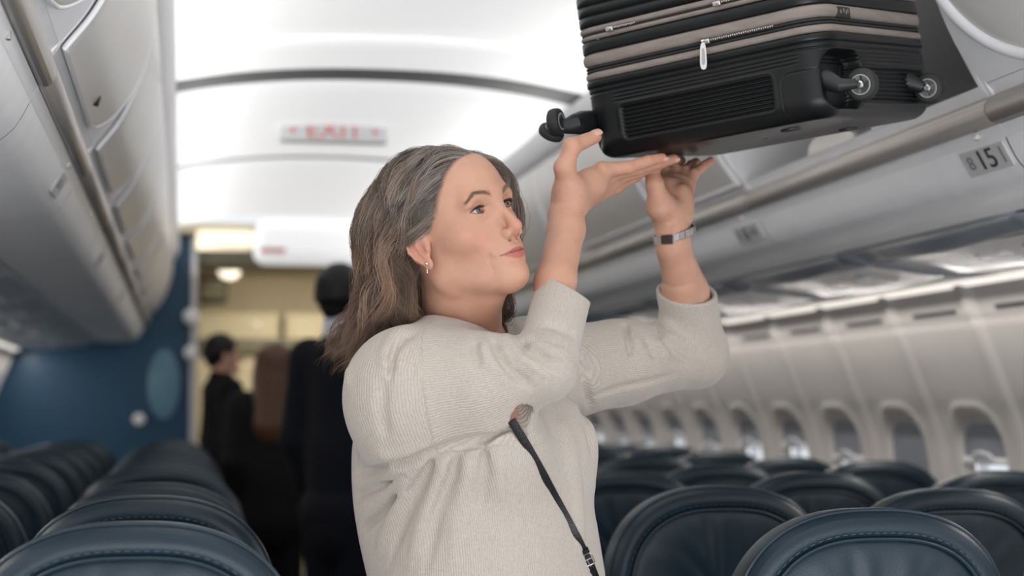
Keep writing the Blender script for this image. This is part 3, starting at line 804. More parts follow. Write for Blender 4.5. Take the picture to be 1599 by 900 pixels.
    for sy in (-1, 1):
        f.bump((.0770, sy * .0300, -.0672), (.004, .004, .004), -.0016)
        # fold from the nose wing to the corner of the mouth, marionette line, smile cheek
        f.stroke([(.0870, sy * .0200, -.0400), (.0800, sy * .0280, -.0520), (.0740, sy * .0340, -.0640), (.0700, sy * .0350, -.0740)], .0030, -.0021)
        f.bump((.0700, sy * .0370, -.0430), (.012, .010, .012), .0028)
        f.stroke([(.0720, sy * .0315, -.0720), (.0700, sy * .0300, -.0860)], .0028, -.0010)
        f.bump((.040, sy * .058, -.055), (.018, .010, .018), -.0018)
        # jowl
        f.bump((.050, sy * .036, -.093), (.014, .010, .008), .0010)
        f.bump((.062, sy * .052, .018), (.016, .008, .014), -.0016)          # temple
        # crow's feet
        for q, (a_, b_) in enumerate((((.0660, .0490, .004), (.050, .0600, .011)), ((.0655, .0495, -.001), (.047, .0615, -.001)), ((.0660, .0490, -.006), (.050, .0600, -.015)))):
            f.stroke([(a_[0], sy * a_[1], a_[2]), ((a_[0] + b_[0]) / 2 + .001, sy * (a_[1] + b_[1]) / 2, (a_[2] + b_[2]) / 2 - .001), (b_[0], sy * b_[1], b_[2])], .0014, -.0019)
    for zz, am in ((.040, .0005), (.051, .0006), (.062, .0004)):
        f.stroke([(.083, -.032, zz - .004), (.091, -.016, zz), (.093, 0, zz - .001), (.091, .016, zz), (.083, .032, zz - .004)], .0017, -am * 1.5)
    for sy in (-1, 1): f.stroke([(.091, sy * .005, .014), (.093, sy * .0055, .026)], .0014, -.0007)
    for q in range(3): f.stroke([(.02 + .004 * q, -.050, -.118 - .016 * q), (.045 + .004 * q, -.025, -.124 - .016 * q), (.050 + .004 * q, 0, -.126 - .016 * q)], .0018, -.0010)
    # ears
    for sy in (-1, 1):
        def E(x, z, o=0): return (x * .86 + .003, sy * (.0700 + .30 * max(0, .006 - x) + o), z * .86 - .008)
        def EP(x, o, z): return (x * .86 + .003, sy * (.0700 + o), z * .86 - .008)
        f.ell(EP(-.009, .0045, -.014), (.0165, .0055, .0250), .004, rotm(-sy * .27, .20, 0))
        f.chain([E(.003, -.012, .001), E(.003, .002, .004), E(-.005, .012, .005), E(-.013, .0125, .005), E(-.021, .006, .005), E(-.025, -.006, .005), E(-.024, -.018, .005), E(-.019, -.030, .004), E(-.011, -.040, .003)], [.0022, .0024, .0026, .0026, .0026, .0026, .0025, .0024, .0026], .0025, kj=.002)
        f.ell(EP(-.003, .0040, -.044), (.0080, .0040, .0090), .005)
        f.ell(EP(-.004, .0110, -.021), (.0075, .0060, .0110), .004, mode='-')
        f.stroke([E(-.013, .004, .006), E(-.017, -.010, .006), E(-.014, -.026, .005)], .0022, -.0020)
        f.chain([E(-.006, .003, .004), E(-.011, -.010, .0035), E(-.009, -.024, .003), E(-.003, -.032, .003)], [.0018, .0020, .0020, .0022], .003)
        f.ell(EP(.005, .0040, -.020), (.0032, .0034, .0052), .003)
    V, Q = f.mesh(); V = smooth_mesh(V, Q, 1, .4)
    return V, Q
def EYE(sy): return np.array([.0680, sy * .0318, .0000])
HLX = [-.12, -.10, -.05, -.02, -.012, .004, .012, .022, .040, .055, .066, .074, .09]
HLZ = [-.09, -.085, -.07, -.035, .006, .004, -.014, -.010, .006, .034, .060, .080, .11]
def head_colors(V):
    n = len(V); C = np.tile(np.array([.535, .292, .200]), (n, 1))
    def mixc(c, w_): 
        nonlocal C
        w_ = np.clip(w_, 0, 1)[:, None]; C = C * (1 - w_) + np.array(c) * w_
    for sy in (-1, 1):
        mixc((.56, .235, .16), .55 * gz(V, (.068, sy * .042, -.036), (.022, .022, .018)))
        mixc((.50, .24, .17), .55 * gz(V, (.072, sy * .034, .004), (.012, .020, .009)))
        mixc((.16, .065, .048), .75 * gz(V, EYE(sy) + np.array([.012, 0, .0052]), (.012, .016, .0020)))
        mixc((.58, .24, .18), .7 * gz(V, (-.008, sy * .078, -.030), (.02, .008, .026)))
        mixc((.42, .17, .12), .6 * gz(V, (.0990, sy * .0068, -.0480), .0035))
    mixc((.57, .23, .165), .5 * gz(V, (.110, 0, -.038), .014))
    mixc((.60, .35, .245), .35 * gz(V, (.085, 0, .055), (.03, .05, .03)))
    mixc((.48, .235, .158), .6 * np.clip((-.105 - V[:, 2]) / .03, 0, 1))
    # scalp under the hair
    zl = np.interp(V[:, 0], HLX, HLZ); mixc((.055, .036, .026), .92 * np.clip((V[:, 2] - zl - .006) / .016, 0, 1))
    # lips
    ay = np.abs(V[:, 1])
    zt = -.0600 - .0070 * np.clip(ay / .026, 0, 1) ** 1.4 - .0016 * np.exp(-(ay / .0028) ** 2)
    zb = -.0785 + .0113 * np.clip(ay / .026, 0, 1) ** 2.0
    lip = np.clip((zt - V[:, 2]) / .0012, 0, 1) * np.clip((V[:, 2] - zb) / .0016, 0, 1) * (ay < .0275) * (V[:, 0] > .074)
    mixc((.43, .125, .105), .85 * lip)
    mixc((.16, .035, .03), .85 * np.exp(-((V[:, 2] + .0670) / .0009) ** 2) * (ay < .0275) * (V[:, 0] > .075))
    # freckles and sun spots
    r2 = np.random.default_rng(3)
    for _ in range(150):
        c = np.array([r2.uniform(.0, .1), r2.uniform(-.065, .065), r2.uniform(-.16, .07)]); mixc((.42, .2, .12), r2.uniform(.15, .4) * gz(V, c, r2.uniform(.0012, .0045)))
    return C
def add_eye(sy, parent, gaze):
    ec = EYE(sy); nu, nv = 64, 64; g = np.array(gaze, float); g /= np.linalg.norm(g)
    a = np.cross(g, (0, 0, 1.0)); a /= np.linalg.norm(a); b = np.cross(g, a); V = []; C = []
    for i in range(nv + 1):
        th = math.pi * (i / nv) ** 1.5
        for j in range(nu):
            q = 2 * math.pi * j / nu; r_ = .0123
            if th < .52: r_ += .0009 * (math.cos(th / .52 * math.pi / 2)) ** 1.2
            d_ = g * math.cos(th) + (a * math.cos(q) + b * math.sin(q)) * math.sin(th); V.append(ec + d_ * r_)
            if th < .19: c = (.004, .004, .005)
            elif th < .44: k = .75 + .25 * math.sin(q * 23 + 2 * math.sin(q * 9)); c = (.055 * k, .075 * k, .085 * k) if th > .27 else (.10 * k, .105 * k, .085 * k)
            elif th < .50: c = (.03, .05, .065)
            else: c = (.50, .44, .41) if th < .95 else (.42, .27, .24)
            C.append(c)
    Fc = [(i * nu + j, i * nu + (j + 1) % nu, (i + 1) * nu + (j + 1) % nu, (i + 1) * nu + j) for i in range(nv) for j in range(nu)]
    o = mesh_obj('eye', h2w(np.array(V)), Fc, M['eye'], parent); set_color(o, 'tint', C)
M['eye'] = mat('eye_surface', (1, 1, 1), .08, attr='tint', spec=.6, coat=1.0)
woman = empty('person', tuple(at(745, 640, 2.52)[:2]) + (0,), 'woman with shoulder-length brown grey hair in a light beige sweater lifting the black suitcase', 'person')
hV, hQ = sculpt_head()
# ------------------------------------------------------------------ joints
RS, RE, RW = [np.array(at(*q)) for q in ((640, 603, 2.43), (850, 577, 2.37), (884, 340, 2.54))]
LS, LE, LW = [np.array(at(*q)) for q in ((845, 580, 2.67), (1084, 554, 2.80), (1051, 366, 2.68))]
SIDE = np.array([.66, .75, 0]); SIDE /= np.linalg.norm(SIDE); FRONT = np.array([SIDE[1], -SIDE[0], 0])
# torso table: pixel row, pixel column of the middle, half width, half depth
TB = [(500, 724, .045, .050), (520, 722, .085, .062), (545, 722, .135, .078), (580, 720, .160, .100), (640, 724, .170, .122), (700, 736, .170, .138), (760, 752, .172, .148), (820, 761, .178, .150), (900, 768, .187, .154), (1000, 768, .192, .152), (1060, 768, .19, .15)]
_t = [(np.array(at(px, py, 2.545)), a, b) for py, px, a, b in TB]
TZ = np.array([p[0][2] for p in _t])[::-1]; TX = np.array([p[0][0] for p in _t])[::-1]; TY = np.array([p[0][1] for p in _t])[::-1]
TA = np.array([p[1] for p in _t])[::-1]; TD = np.array([p[2] for p in _t])[::-1]
def torso_fn(grow=0.0):
    def fn(X, Y, Z):
        z = Z.ravel().astype(float); zc = np.clip(z, TZ[0], TZ[-1])
        ip = lambda T: np.interp(zc, TZ, T)[None, None, :]
        x = X - ip(TX); y = Y - ip(TY); a = ip(TA) + grow; b = ip(TD) + grow
        s = x * SIDE[0] + y * SIDE[1]; q = x * FRONT[0] + y * FRONT[1]
        k0 = np.sqrt((s / a) ** 2 + (q / b) ** 2); k1 = np.sqrt((s / a ** 2) ** 2 + (q / b ** 2) ** 2) + 1e-6
        d_ = k0 * (k0 - 1) / k1 * .9
        over = (z - TZ[-1])[None, None, :]; under = (TZ[0] - z)[None, None, :]
        return np.maximum(np.maximum(d_, over), under)
    return fn
def dirn(a, b): v = np.array(b) - np.array(a); return v / np.linalg.norm(v)
def chest_pt(s, q, z):
    i = lambda T: float(np.interp(z, TZ, T)); return np.array([i(TX), i(TY), z]) + SIDE * s + FRONT * q
# ------------------------------------------------------------------ hands and forearms
P_ = lambda *q: np.array(at(*q))
def palm_box(f, W, K, ra, k=.010):
    for j in range(len(K)): f.cap(W + (K[j] - K[0]) * .33, K[j], ra[0], ra[1], k)
def right_hand():
    pts = [P_(866, 590, 2.36), P_(905, 200, 2.60), P_(1062, 262, 2.70), P_(840, 240, 2.55), P_(860, 470, 2.40)]
    lo = np.min(pts, 0) - .05; hi = np.max(pts, 0) + .05; lo[2] = float(P_(880, 480, 2.45)[2]) - .03
    f = Field(lo, hi, .00125)
    el = RE; w0 = P_(884, 335, 2.540)
    f.chain([el, RE * .45 + w0 * .55 + np.array([-.002, 0, 0]), P_(884, 360, 2.525), w0], [.0290, .0290, .0270, .0250], .01, flat=SIDE, fk=.92, kj=.01)
    ww = P_(889, 318, 2.548)
    K = [P_(940, 266, 2.572), P_(951, 272, 2.592), P_(958, 280, 2.612), P_(960, 292, 2.628)]     # knuckles: index to little finger
    B = [P_(896, 300, 2.548), P_(899, 304, 2.560), P_(902, 309, 2.570), P_(903, 315, 2.578)]
    f.cap(w0, ww, .0245, .024, .012)
    for j in range(4):
        f.cap(ww * .6 + B[j] * .4, B[j], .020, .0165, .014); f.cap(B[j], K[j], .0165, (.0125, .0120, .0112, .0105)[j], .012)
    f.ell((ww + K[1]) / 2 + np.array([0, 0, .004]), (.026, .022, .020), .015)
    # thenar and thumb
    T = [P_(889, 300, 2.535), P_(882, 262, 2.515), P_(893, 229, 2.512), P_(929, 214, 2.535)]
    f.cap(ww, T[0], .021, .0210, .014); f.cap(T[0], T[1], .0200, .0148, .014); f.cap(T[1], T[2], .0134, .0124, .008); f.cap(T[2], T[3], .0122, .0096, .006)
    f.cap(T[0], (K[0] + B[0]) / 2, .0165, .0120, .016)                                        # web
    f.bump(T[1] + np.array([-.010, -.003, 0]), .009, .0020); f.bump(T[2] + np.array([-.004, -.006, .006]), .007, .0016)
    # fingers reach under the case
    FN = [[K[0], P_(980, 262, 2.578), P_(1012, 252, 2.590), P_(1034, 247, 2.602)],
          [K[1], P_(994, 264, 2.606), P_(1030, 254, 2.622), P_(1052, 248, 2.634)],
          [K[2], P_(998, 268, 2.635), P_(1030, 256, 2.655), P_(1048, 251, 2.668)],
          [K[3], P_(992, 276, 2.655), P_(1016, 262, 2.672), P_(1030, 256, 2.684)]]
    RR = [[.0118, .0096, .0086, .0072], [.0116, .0096, .0086, .0072], [.0108, .0090, .0080, .0068], [.0098, .0082, .0072, .0062]]
    for P, r_ in zip(FN, RR):
        f.chain(P, r_, .006, kj=.003); f.bump(P[1] + np.array([0, 0, -.004]), .008, .0012); f.bump(P[2], .006, .0006)
    # knuckle bumps, tendons, wrist creases
    for j in range(4): f.bump(K[j] + np.array([.002, -.006, -.004]), .0085, .0022); f.stroke([B[j] + np.array([0, -.012, 0]), K[j] + np.array([-.004, -.010, -.002])], .0028, .0013)
    for q in range(4): f.stroke([P_(852 + 6 * q, 322 - 4 * q, 2.505), P_(880 + 3 * q, 336 - 4 * q, 2.50), P_(905, 345 - 6 * q, 2.515), P_(918, 342 - 7 * q, 2.53)], .0013, -.0010)
    for q in range(5): f.stroke([P_(940 + 3 * q, 276 + q * 3, 2.55), P_(950 + 2 * q, 268 + q * 3, 2.56)], .0011, -.0009)
    for q in (-2, 0, 2): f.stroke([P_(976 + q, 254, 2.565), P_(979 + q, 262, 2.563), P_(980 + q, 270, 2.57)], .0010, -.0008)
    f.stroke([P_(872, 300, 2.505), P_(884, 292, 2.505), P_(902, 292, 2.52), P_(914, 284, 2.53)], .0018, .0009)
    f.stroke([P_(863, 430, 2.44), P_(872, 380, 2.48), P_(872, 330, 2.50)], .003, .0007)
    V, Q = f.mesh(); return smooth_mesh(V, Q, 1, .4), Q, T, FN
def left_hand():
    pts = [P_(1000, 470, 2.70), P_(1125, 240, 2.80), P_(1000, 236, 2.62)]
    lo = np.min(pts, 0) - .045; hi = np.max(pts, 0) + .04; lo[1] = 2.58; hi[1] = 2.88; lo[2] = float(P_(1080, 490, 2.76)[2])
    f = Field(lo, hi, .00135)
    w0 = P_(1051, 360, 2.688)
    f.chain([LE, LE * .5 + w0 * .5 + np.array([.004, 0, 0]), P_(1051, 385, 2.69), w0], [.044, .038, .0275, .0260], .01, flat=FRONT, fk=.9, kj=.01)
    ww = P_(1047, 338, 2.69)
    f.cap(w0, ww, .0255, .026, .012)
    K = [P_(1035, 288, 2.722), P_(1049, 285, 2.728), P_(1062, 287, 2.730), P_(1073, 293, 2.728)]
    for j in range(4): f.cap(ww + (K[j] - ww) * .12 + np.array([.004 * (j - 1.5), 0, 0]), K[j], .0200, .0125, .014)
    f.ell((ww * .45 + K[1] * .55), (.030, .016, .030), .012)
    # thenar mass in front, thumb up beside the case
    T = [P_(1032, 322, 2.668), P_(1022, 288, 2.655), P_(1018, 268, 2.662), P_(1030, 254, 2.678)]
    f.cap(ww, T[0], .021, .0195, .014); f.cap(T[0], T[1], .0185, .0135, .012); f.cap(T[1], T[2], .0120, .0110, .008); f.cap(T[2], T[3], .0108, .0090, .006)
    f.cap(T[0], (K[0] * .5 + ww * .5), .016, .013, .016)
    f.ell(P_(1068, 318, 2.690), (.014, .012, .030), .014)                                       # heel of the little finger side
    FN = [[K[0], P_(1034, 266, 2.745), P_(1038, 256, 2.775), P_(1042, 251, 2.80)],
          [K[1], P_(1052, 264, 2.752), P_(1058, 255, 2.785), P_(1064, 251, 2.812)],
          [K[2], P_(1070, 267, 2.750), P_(1080, 258, 2.782), P_(1087, 253, 2.808)],
          [K[3], P_(1084, 271, 2.738), P_(1099, 259, 2.755), P_(1110, 251, 2.768)]]
    RR = [[.0115, .0096, .0088, .0075], [.0115, .0098, .0088, .0075], [.0108, .0092, .0082, .0070], [.0098, .0084, .0074, .0062]]
    for P, r_ in zip(FN, RR): f.chain(P, r_, .007, kj=.003)
    f.bump(P_(1050, 306, 2.68), (.010, .012, .016), -.0030)
    for q in (-8, 0, 9): f.stroke([P_(1050 + q, 345, 2.66), P_(1053 + q * 1.3, 392, 2.66)], .0026, .0009)
    for q in range(3): f.stroke([P_(1026, 338 + 5 * q, 2.665), P_(1048, 342 + 5 * q, 2.66), P_(1076, 336 + 5 * q, 2.67)], .0012, -.0009)
    f.stroke([P_(1046, 330, 2.66), P_(1047, 308, 2.655), P_(1040, 280, 2.66)], .0016, -.0016)
    V, Q = f.mesh(); return smooth_mesh(V, Q, 1, .4), Q, T, FN
def skin_torso():
    f = Field((-.02, 2.2, .85), (.85, 2.98, 1.40), .005)
    f.blend(torso_fn(-.009), (.0, 2.2, .85), (.85, 2.95, 1.40), .02)
    f.cap(RS, RE, .050, .030, .04); f.cap(LS, LE, .052, .040, .04)
    f.cap(RE, RE * .6 + RW * .4, .029, .027, .01); f.cap(LE, LE * .4 + LW * .6, .040, .034, .01)
    f.cap(h2w(NECK0), h2w(np.array([-.012, 0, -.055])), .053, .050, .03)
    for s_ in (-1, 1): f.ell(chest_pt(s_ * .075, .085, 1.155), (.055, .055, .06), .04)
    V, Q = f.mesh(); return V, Q
def legs_skin():
    pass
# ------------------------------------------------------------------ sweater
def sweater():
    h = .0026
    f = Field((.02, 2.18, .90), (.90, 2.98, float(P_(860, 395, 2.45)[2]) + .03), h)
    f.blend(torso_fn(0), (.0, 2.18, .88), (.88, 2.98, 1.40), .02)
    for s_ in (-1, 1): f.ell(chest_pt(s_ * .078, .095, 1.150), (.058, .055, .062), .06)
    f.ell(P_(634, 742, 2.56), (.066, .07, .115), .07); f.ell(P_(668, 840, 2.56), (.060, .07, .12), .07)
    # right (near) sleeve
    m1 = P_(748, 597, 2.40)
    cuR = P_(881, 449, 2.47)
    f.cap(RS + np.array([-.004, 0, .0]), m1, .076, .063, .05); f.cap(m1, RE, .063, .041, .03)
    f.ell(RS + np.array([-.016, 0, -.030]), (.063, .066, .082), .05)
    f.cap(RE, cuR, .041, .0405, .022); f.cap(cuR, cuR + (cuR - RE) * .3, .0405, .0400, .01)
    # left (far) sleeve
    cuL = P_(1072, 455, 2.745)
    m2 = (LS + LE) / 2
    f.cap(LS + np.array([0, 0, -.005]), m2, .082, .062, .05); f.cap(m2, LE, .062, .052, .03); f.cap(LE, cuL, .052, .0455, .022); f.cap(cuL, cuL + (cuL - LE) * .35, .0455, .045, .01)
    # base of the neck, shoulder slopes
    f.cap(P_(690, 545, 2.50), RS + np.array([.03, .02, .01]), .050, .060, .05); f.cap(P_(750, 545, 2.59), LS + np.array([-.02, -.02, .01]), .050, .060, .05)
    # ---- folds: lines given in the picture, pushed to the surface depth by a wide brush
    def fold(pp, Y, w_, amp, taper=True):
        pts = []
        for (px, py) in pp:
            ys = np.linspace(2.15, 2.95, 161); Q = np.array([np.array(at(px, py, y)) for y in ys])
            idx = np.clip(((Q - f.lo) / f.h).round().astype(int), 0, f.n - 1); v = f.F[idx[:, 0], idx[:, 1], idx[:, 2]]
            ok = ((Q >= f.lo) & (Q <= f.lo + (f.n - 1) * f.h)).all(1); v = np.where(ok, v, 1)
            hit = np.where(v < 0)[0]
            if len(hit): pts.append(Q[hit[0]])
        if len(pts) > 1: f.stroke(pts, w_ * .92, amp * 1.9, taper)
    for pp, w_, am in SWEATER_FOLDS: fold(pp, 0, w_, am)
    def surf(px, py, out=0.0):
        ys = np.linspace(2.15, 2.95, 321); Q = np.array([np.array(at(px, py, y)) for y in ys])
        idx = np.clip(((Q - f.lo) / f.h).round().astype(int), 0, f.n - 1); v = f.F[idx[:, 0], idx[:, 1], idx[:, 2]]
        hit = np.where(v < 0)[0]; return Q[hit[0]] if len(hit) else None
    f.surf = surf
    strap = [surf(*q) for q in ((700, 600), (735, 615), (798, 655), (822, 695), (846, 737), (866, 775), (884, 808), (900, 838), (912, 862), (924, 888), (938, 925))]
    # cuffs: trimmed square to the forearm, then hollowed so the knit has thickness
    def trim(c, n_, a_, R_):
        n_ = np.array(n_) / np.linalg.norm(n_); ax_ = np.array(a_)
        def fn(X, Y, Z):
            x, y, z = X - c[0], Y - c[1], Z - c[2]; pl = -(x * n_[0] + y * n_[1] + z * n_[2]); t = x * ax_[0] + y * ax_[1] + z * ax_[2]
            r_ = np.sqrt((x - t * ax_[0]) ** 2 + (y - t * ax_[1]) ** 2 + (z - t * ax_[2]) ** 2)
            return np.maximum(np.maximum(pl, r_ - R_), -t - .09)
        f.blend(fn, np.array(c) - .10, np.array(c) + .13, .003, '-')
    rt_ = np.array(rt)
    trim(cuR, rt_ * .50 + np.array([0, 0, .86]), dirn(RE, cuR), .075)
    trim(cuL, np.array([0, -.50, .85]) - rt_ * .02, dirn(LE, cuL), .080)
    f.cap(cuR - dirn(RE, cuR) * .045, cuR + dirn(RE, cuR) * .07, .0352, .0365, .003, '-')
    f.cap(cuL - dirn(LE, cuL) * .045, cuL + dirn(LE, cuL) * .07, .0400, .0405, .003, '-')
    # neckline
    nb = h2w(NECK0); nt = h2w(np.array([-.012, 0, -.055]))
    f.cap(nb + (nt - nb) * .28, nt + (nt - nb) * .5, .066, .070, .008, '-')
    vp = surf(817, 668); f.cap(vp + np.array([0, -.004, 0]), P_(788, 600, vp[1] + .01), .0150, .036, .004, '-')
    return f, cuR, cuL, strap
SWEATER_FOLDS = [
 # bunching at the inside of the near elbow
 ([(795, 500), (802, 515), (822, 545), (862, 568), (884, 574)], .0080, -.0048),
 ([(788, 512), (793, 532), (815, 560), (850, 585)], .0060, .0050),
 ([(770, 528), (775, 550), (795, 580), (830, 602)], .0070, -.0065),
 ([(755, 528), (758, 548), (770, 575), (795, 600)], .0070, .0045),
 ([(742, 530), (742, 552), (750, 580)], .0060, -.0035),
 ([(812, 508), (828, 530), (862, 550), (890, 556)], .0080, .0045),
 ([(822, 478), (845, 505), (880, 520), (900, 522)], .0090, -.0030),
 # shoulder: rolled seam from the neck, over the arm
 ([(640, 510), (616, 524), (602, 548), (600, 585)], .0080, .0050),
 ([(648, 520), (628, 530), (612, 552), (610, 600)], .0060, -.0070),
 ([(600, 585), (598, 640), (604, 690)], .0090, -.0035),
 ([(560, 540), (548, 570), (545, 610)], .012, .0030),
 # under the arm, pulling down across the body
 ([(560, 742), (600, 728), (660, 712), (740, 690), (820, 656)], .0080, -.0120),
 ([(556, 722), (600, 712), (680, 694)], .0100, .0050),
 ([(552, 752), (580, 745), (620, 738)], .0090, .0050),
 ([(558, 775), (590, 758), (640, 735)], .0060, -.0050),
 ([(560, 795), (600, 775), (640, 745)], .0080, .0040),
 ([(566, 830), (600, 800), (650, 750)], .0070, -.0045),
 ([(700, 700), (690, 740), (664, 800), (640, 880)], .0085, .0070),
 ([(716, 705), (704, 745), (684, 800), (664, 890)], .0075, -.0070),
 ([(680, 705), (665, 740), (640, 800), (610, 880)], .0075, -.0060),
 ([(735, 695), (730, 740), (715, 800), (705, 880)], .0090, .0045),
 ([(757, 690), (756, 740), (750, 800)], .0080, -.0050),
 ([(775, 685), (780, 730), (782, 790)], .0080, .0035),
 ([(640, 745), (615, 800), (590, 870)], .0090, .0045),
 ([(905, 610), (915, 660), (925, 720), (930, 800)], .012, -.004),
 ([(870, 640), (890, 700), (900, 780), (905, 880)], .014, .005),
 # far sleeve
 ([(975, 502), (978, 530), (985, 560)], .0065, -.0050), ([(988, 498), (993, 525), (1000, 550)], .0065, .0050),
 ([(1002, 500), (1008, 530), (1022, 560)], .0060, -.0045), ([(1014, 498), (1022, 530), (1045, 560)], .0065, .0055),
 ([(1026, 502), (1032, 528), (1050, 550), (1080, 570)], .0060, -.0045), ([(1036, 500), (1050, 525), (1080, 545)], .0070, .0040),
 ([(920, 620), (960, 608), (1010, 596), (1060, 585)], .0050, -.0030),
 ([(905, 560), (912, 600), (922, 640)], .0080, -.0060),
]

def coords_for_knit(V, cuR, cuL):
    """distance measured across the ribs of the knit, and a mask for the cuff bands"""
    def axis_data(a, b):
        ab = b - a; L = np.linalg.norm(ab); u_ = ab / L; t = (V - a) @ u_ / L; r_ = V - a - (t * L)[:, None] * u_; tc = np.clip(t, 0, 1)
        d_ = np.linalg.norm(V - a - (tc * L)[:, None] * u_, axis=1)
        toward = np.array([-.1, -1, -.1]); e1 = toward - u_ * (toward @ u_); e1 /= np.linalg.norm(e1); e2 = np.cross(u_, e1)
        return t, d_, np.arctan2(r_ @ e2, r_ @ e1)
    ip = lambda T: np.interp(V[:, 2], TZ, T)
    x = V[:, 0] - ip(TX); y = V[:, 1] - ip(TY); s_ = x * SIDE[0] + y * SIDE[1]; q_ = x * FRONT[0] + y * FRONT[1]
    cen = math.atan2(float(np.array([-.3, -1, 0]) @ SIDE), float(np.array([-.3, -1, 0]) @ FRONT))
    ang = (np.arctan2(s_, q_) - cen + math.pi) % (2 * math.pi) - math.pi
    rib = ang * .165; kk = np.sqrt((s_ / ip(TA)) ** 2 + (q_ / ip(TD)) ** 2)
    for a, b, c, r0, r1 in ((RS, RE, cuR, .075, .055), (LS, LE, cuL, .072, .055)):
        t, d_, an = axis_data(a, b); t2, d2, an2 = axis_data(b, c + (c - b) * .2)
        up_ = (t > .18) & (kk > 1.03) & (d_ < .10); rib = np.where(up_, an * .062, rib)
        fo = (t2 > .02) & (d2 < .075) & (d2 < d_ + .006); rib = np.where(fo, an2 * .046, rib)
    band = np.zeros(len(V))
    for c, b, in ((cuR, RE), (cuL, LE)):
        u_ = dirn(b, c); t = (V - c) @ u_; r_ = np.linalg.norm(V - c - t[:, None] * u_, axis=1); band = np.maximum(band, ((t > -.045) & (r_ < .07)).astype(float))
    return rib, band
def knit_material():
    m = bpy.data.materials.new('beige_ribbed_knit'); m.use_nodes = True; nt = m.node_tree; N = nt.nodes; L = nt.links; b = N['Principled BSDF']
    b.inputs['Roughness'].default_value = .9; b.inputs['Specular IOR Level'].default_value = .2; b.inputs['Sheen Weight'].default_value = .35; b.inputs['Sheen Roughness'].default_value = .4
    at_ = N.new('ShaderNodeAttribute'); at_.attribute_name = 'rib'
    tc = N.new('ShaderNodeTexCoord'); n1 = N.new('ShaderNodeTexNoise'); n1.inputs['Scale'].default_value = 90; n1.inputs['Detail'].default_value = 3; L.new(tc.outputs['Object'], n1.inputs['Vector'])
    n2 = N.new('ShaderNodeTexNoise'); n2.inputs['Scale'].default_value = 900; n2.inputs['Detail'].default_value = 3; L.new(tc.outputs['Object'], n2.inputs['Vector'])
    def M_(op, a, b_=None, c=None):
        q = N.new('ShaderNodeMath'); q.operation = op
        for i, v in enumerate((a, b_, c)):
            if v is None: continue
            if isinstance(v, (int, float)): q.inputs[i].default_value = v
            else: L.new(v, q.inputs[i])
        return q.outputs[0]
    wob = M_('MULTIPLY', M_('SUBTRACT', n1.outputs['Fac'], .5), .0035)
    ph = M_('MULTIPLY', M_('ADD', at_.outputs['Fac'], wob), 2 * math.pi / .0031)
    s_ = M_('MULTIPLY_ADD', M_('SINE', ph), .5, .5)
    hgt = M_('ADD', s_, M_('MULTIPLY', n2.outputs['Fac'], .9))
    bp = N.new('ShaderNodeBump'); bp.inputs['Strength'].default_value = .45; bp.inputs['Distance'].default_value = .0013; L.new(hgt, bp.inputs['Height']); L.new(bp.outputs[0], b.inputs['Normal'])
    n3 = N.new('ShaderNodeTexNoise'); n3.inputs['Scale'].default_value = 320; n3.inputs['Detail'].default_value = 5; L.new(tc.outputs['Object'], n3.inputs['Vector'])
    k = M_('ADD', M_('MULTIPLY', s_, .14), M_('MULTIPLY_ADD', n3.outputs['Fac'], .42, .66))  # grooves between ribs darkened in the colour, their self-shadow painted in
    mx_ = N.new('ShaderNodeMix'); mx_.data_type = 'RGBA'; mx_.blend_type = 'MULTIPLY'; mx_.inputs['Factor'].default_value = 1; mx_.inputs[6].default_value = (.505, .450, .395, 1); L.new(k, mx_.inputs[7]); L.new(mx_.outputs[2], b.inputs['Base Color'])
    return m
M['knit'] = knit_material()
def hand_colors(V, T, FN):
    C = np.tile(np.array([.530, .290, .200]), (len(V), 1))
    def mixc(c, w_):
        nonlocal C
        w_ = np.clip(w_, 0, 1)[:, None]; C = C * (1 - w_) + np.array(c) * w_
    for P in FN + [T]:
        for q in P[1:]: mixc((.55, .215, .145), .5 * gz(V, q, .012))
        mixc((.57, .22, .155), .5 * gz(V, P[-1], .012))
    r2 = np.random.default_rng(8)
    for _ in range(120):
        c = V[r2.integers(len(V))]; mixc((.40, .19, .115), r2.uniform(.2, .5) * gz(V, c, r2.uniform(.0010, .0028)))
    return C
def nail(P, r_, nrm, parent):
    """finger nail: a curved plate on the end joint"""
    a, b = np.array(P[-2]), np.array(P[-1]); d_ = dirn(a, b); n_ = np.array(nrm, float); n_ -= d_ * (n_ @ d_); n_ /= np.linalg.norm(n_); s_ = np.cross(d_, n_)
    V = []; Fq = []; nu, nv = 9, 9
    for i in range(nu):
        for j in range(nv):
            u_ = -1 + 2 * i / (nu - 1); v_ = -1 + 2 * j / (nv - 1)
            w_ = .62 * math.sqrt(max(0, 1 - .45 * max(0, v_) ** 4 - .25 * max(0, -v_) ** 3)); an = u_ * w_ * 1.25
            V.append(b + d_ * (v_ * r_ * .80 + r_ * .18) + (n_ * math.cos(an) + s_ * math.sin(an)) * (r_ * 1.035 - .0006 * v_ * v_))
    for i in range(nu - 1):
        for j in range(nv - 1): Fq.append((i * nv + j, i * nv + j + 1, (i + 1) * nv + j + 1, (i + 1) * nv + j))
    o = mesh_obj('nail', V, Fq, M['nail'], parent); md = o.modifiers.new('t', 'SOLIDIFY'); md.thickness = .0006; md.offset = 0; md2 = o.modifiers.new('s', 'SUBSURF'); md2.levels = md2.render_levels = 1
M['nail'] = mat('finger_nail', (.62, .36, .29), .25, noise=.04, nscale=200, spec=.6)
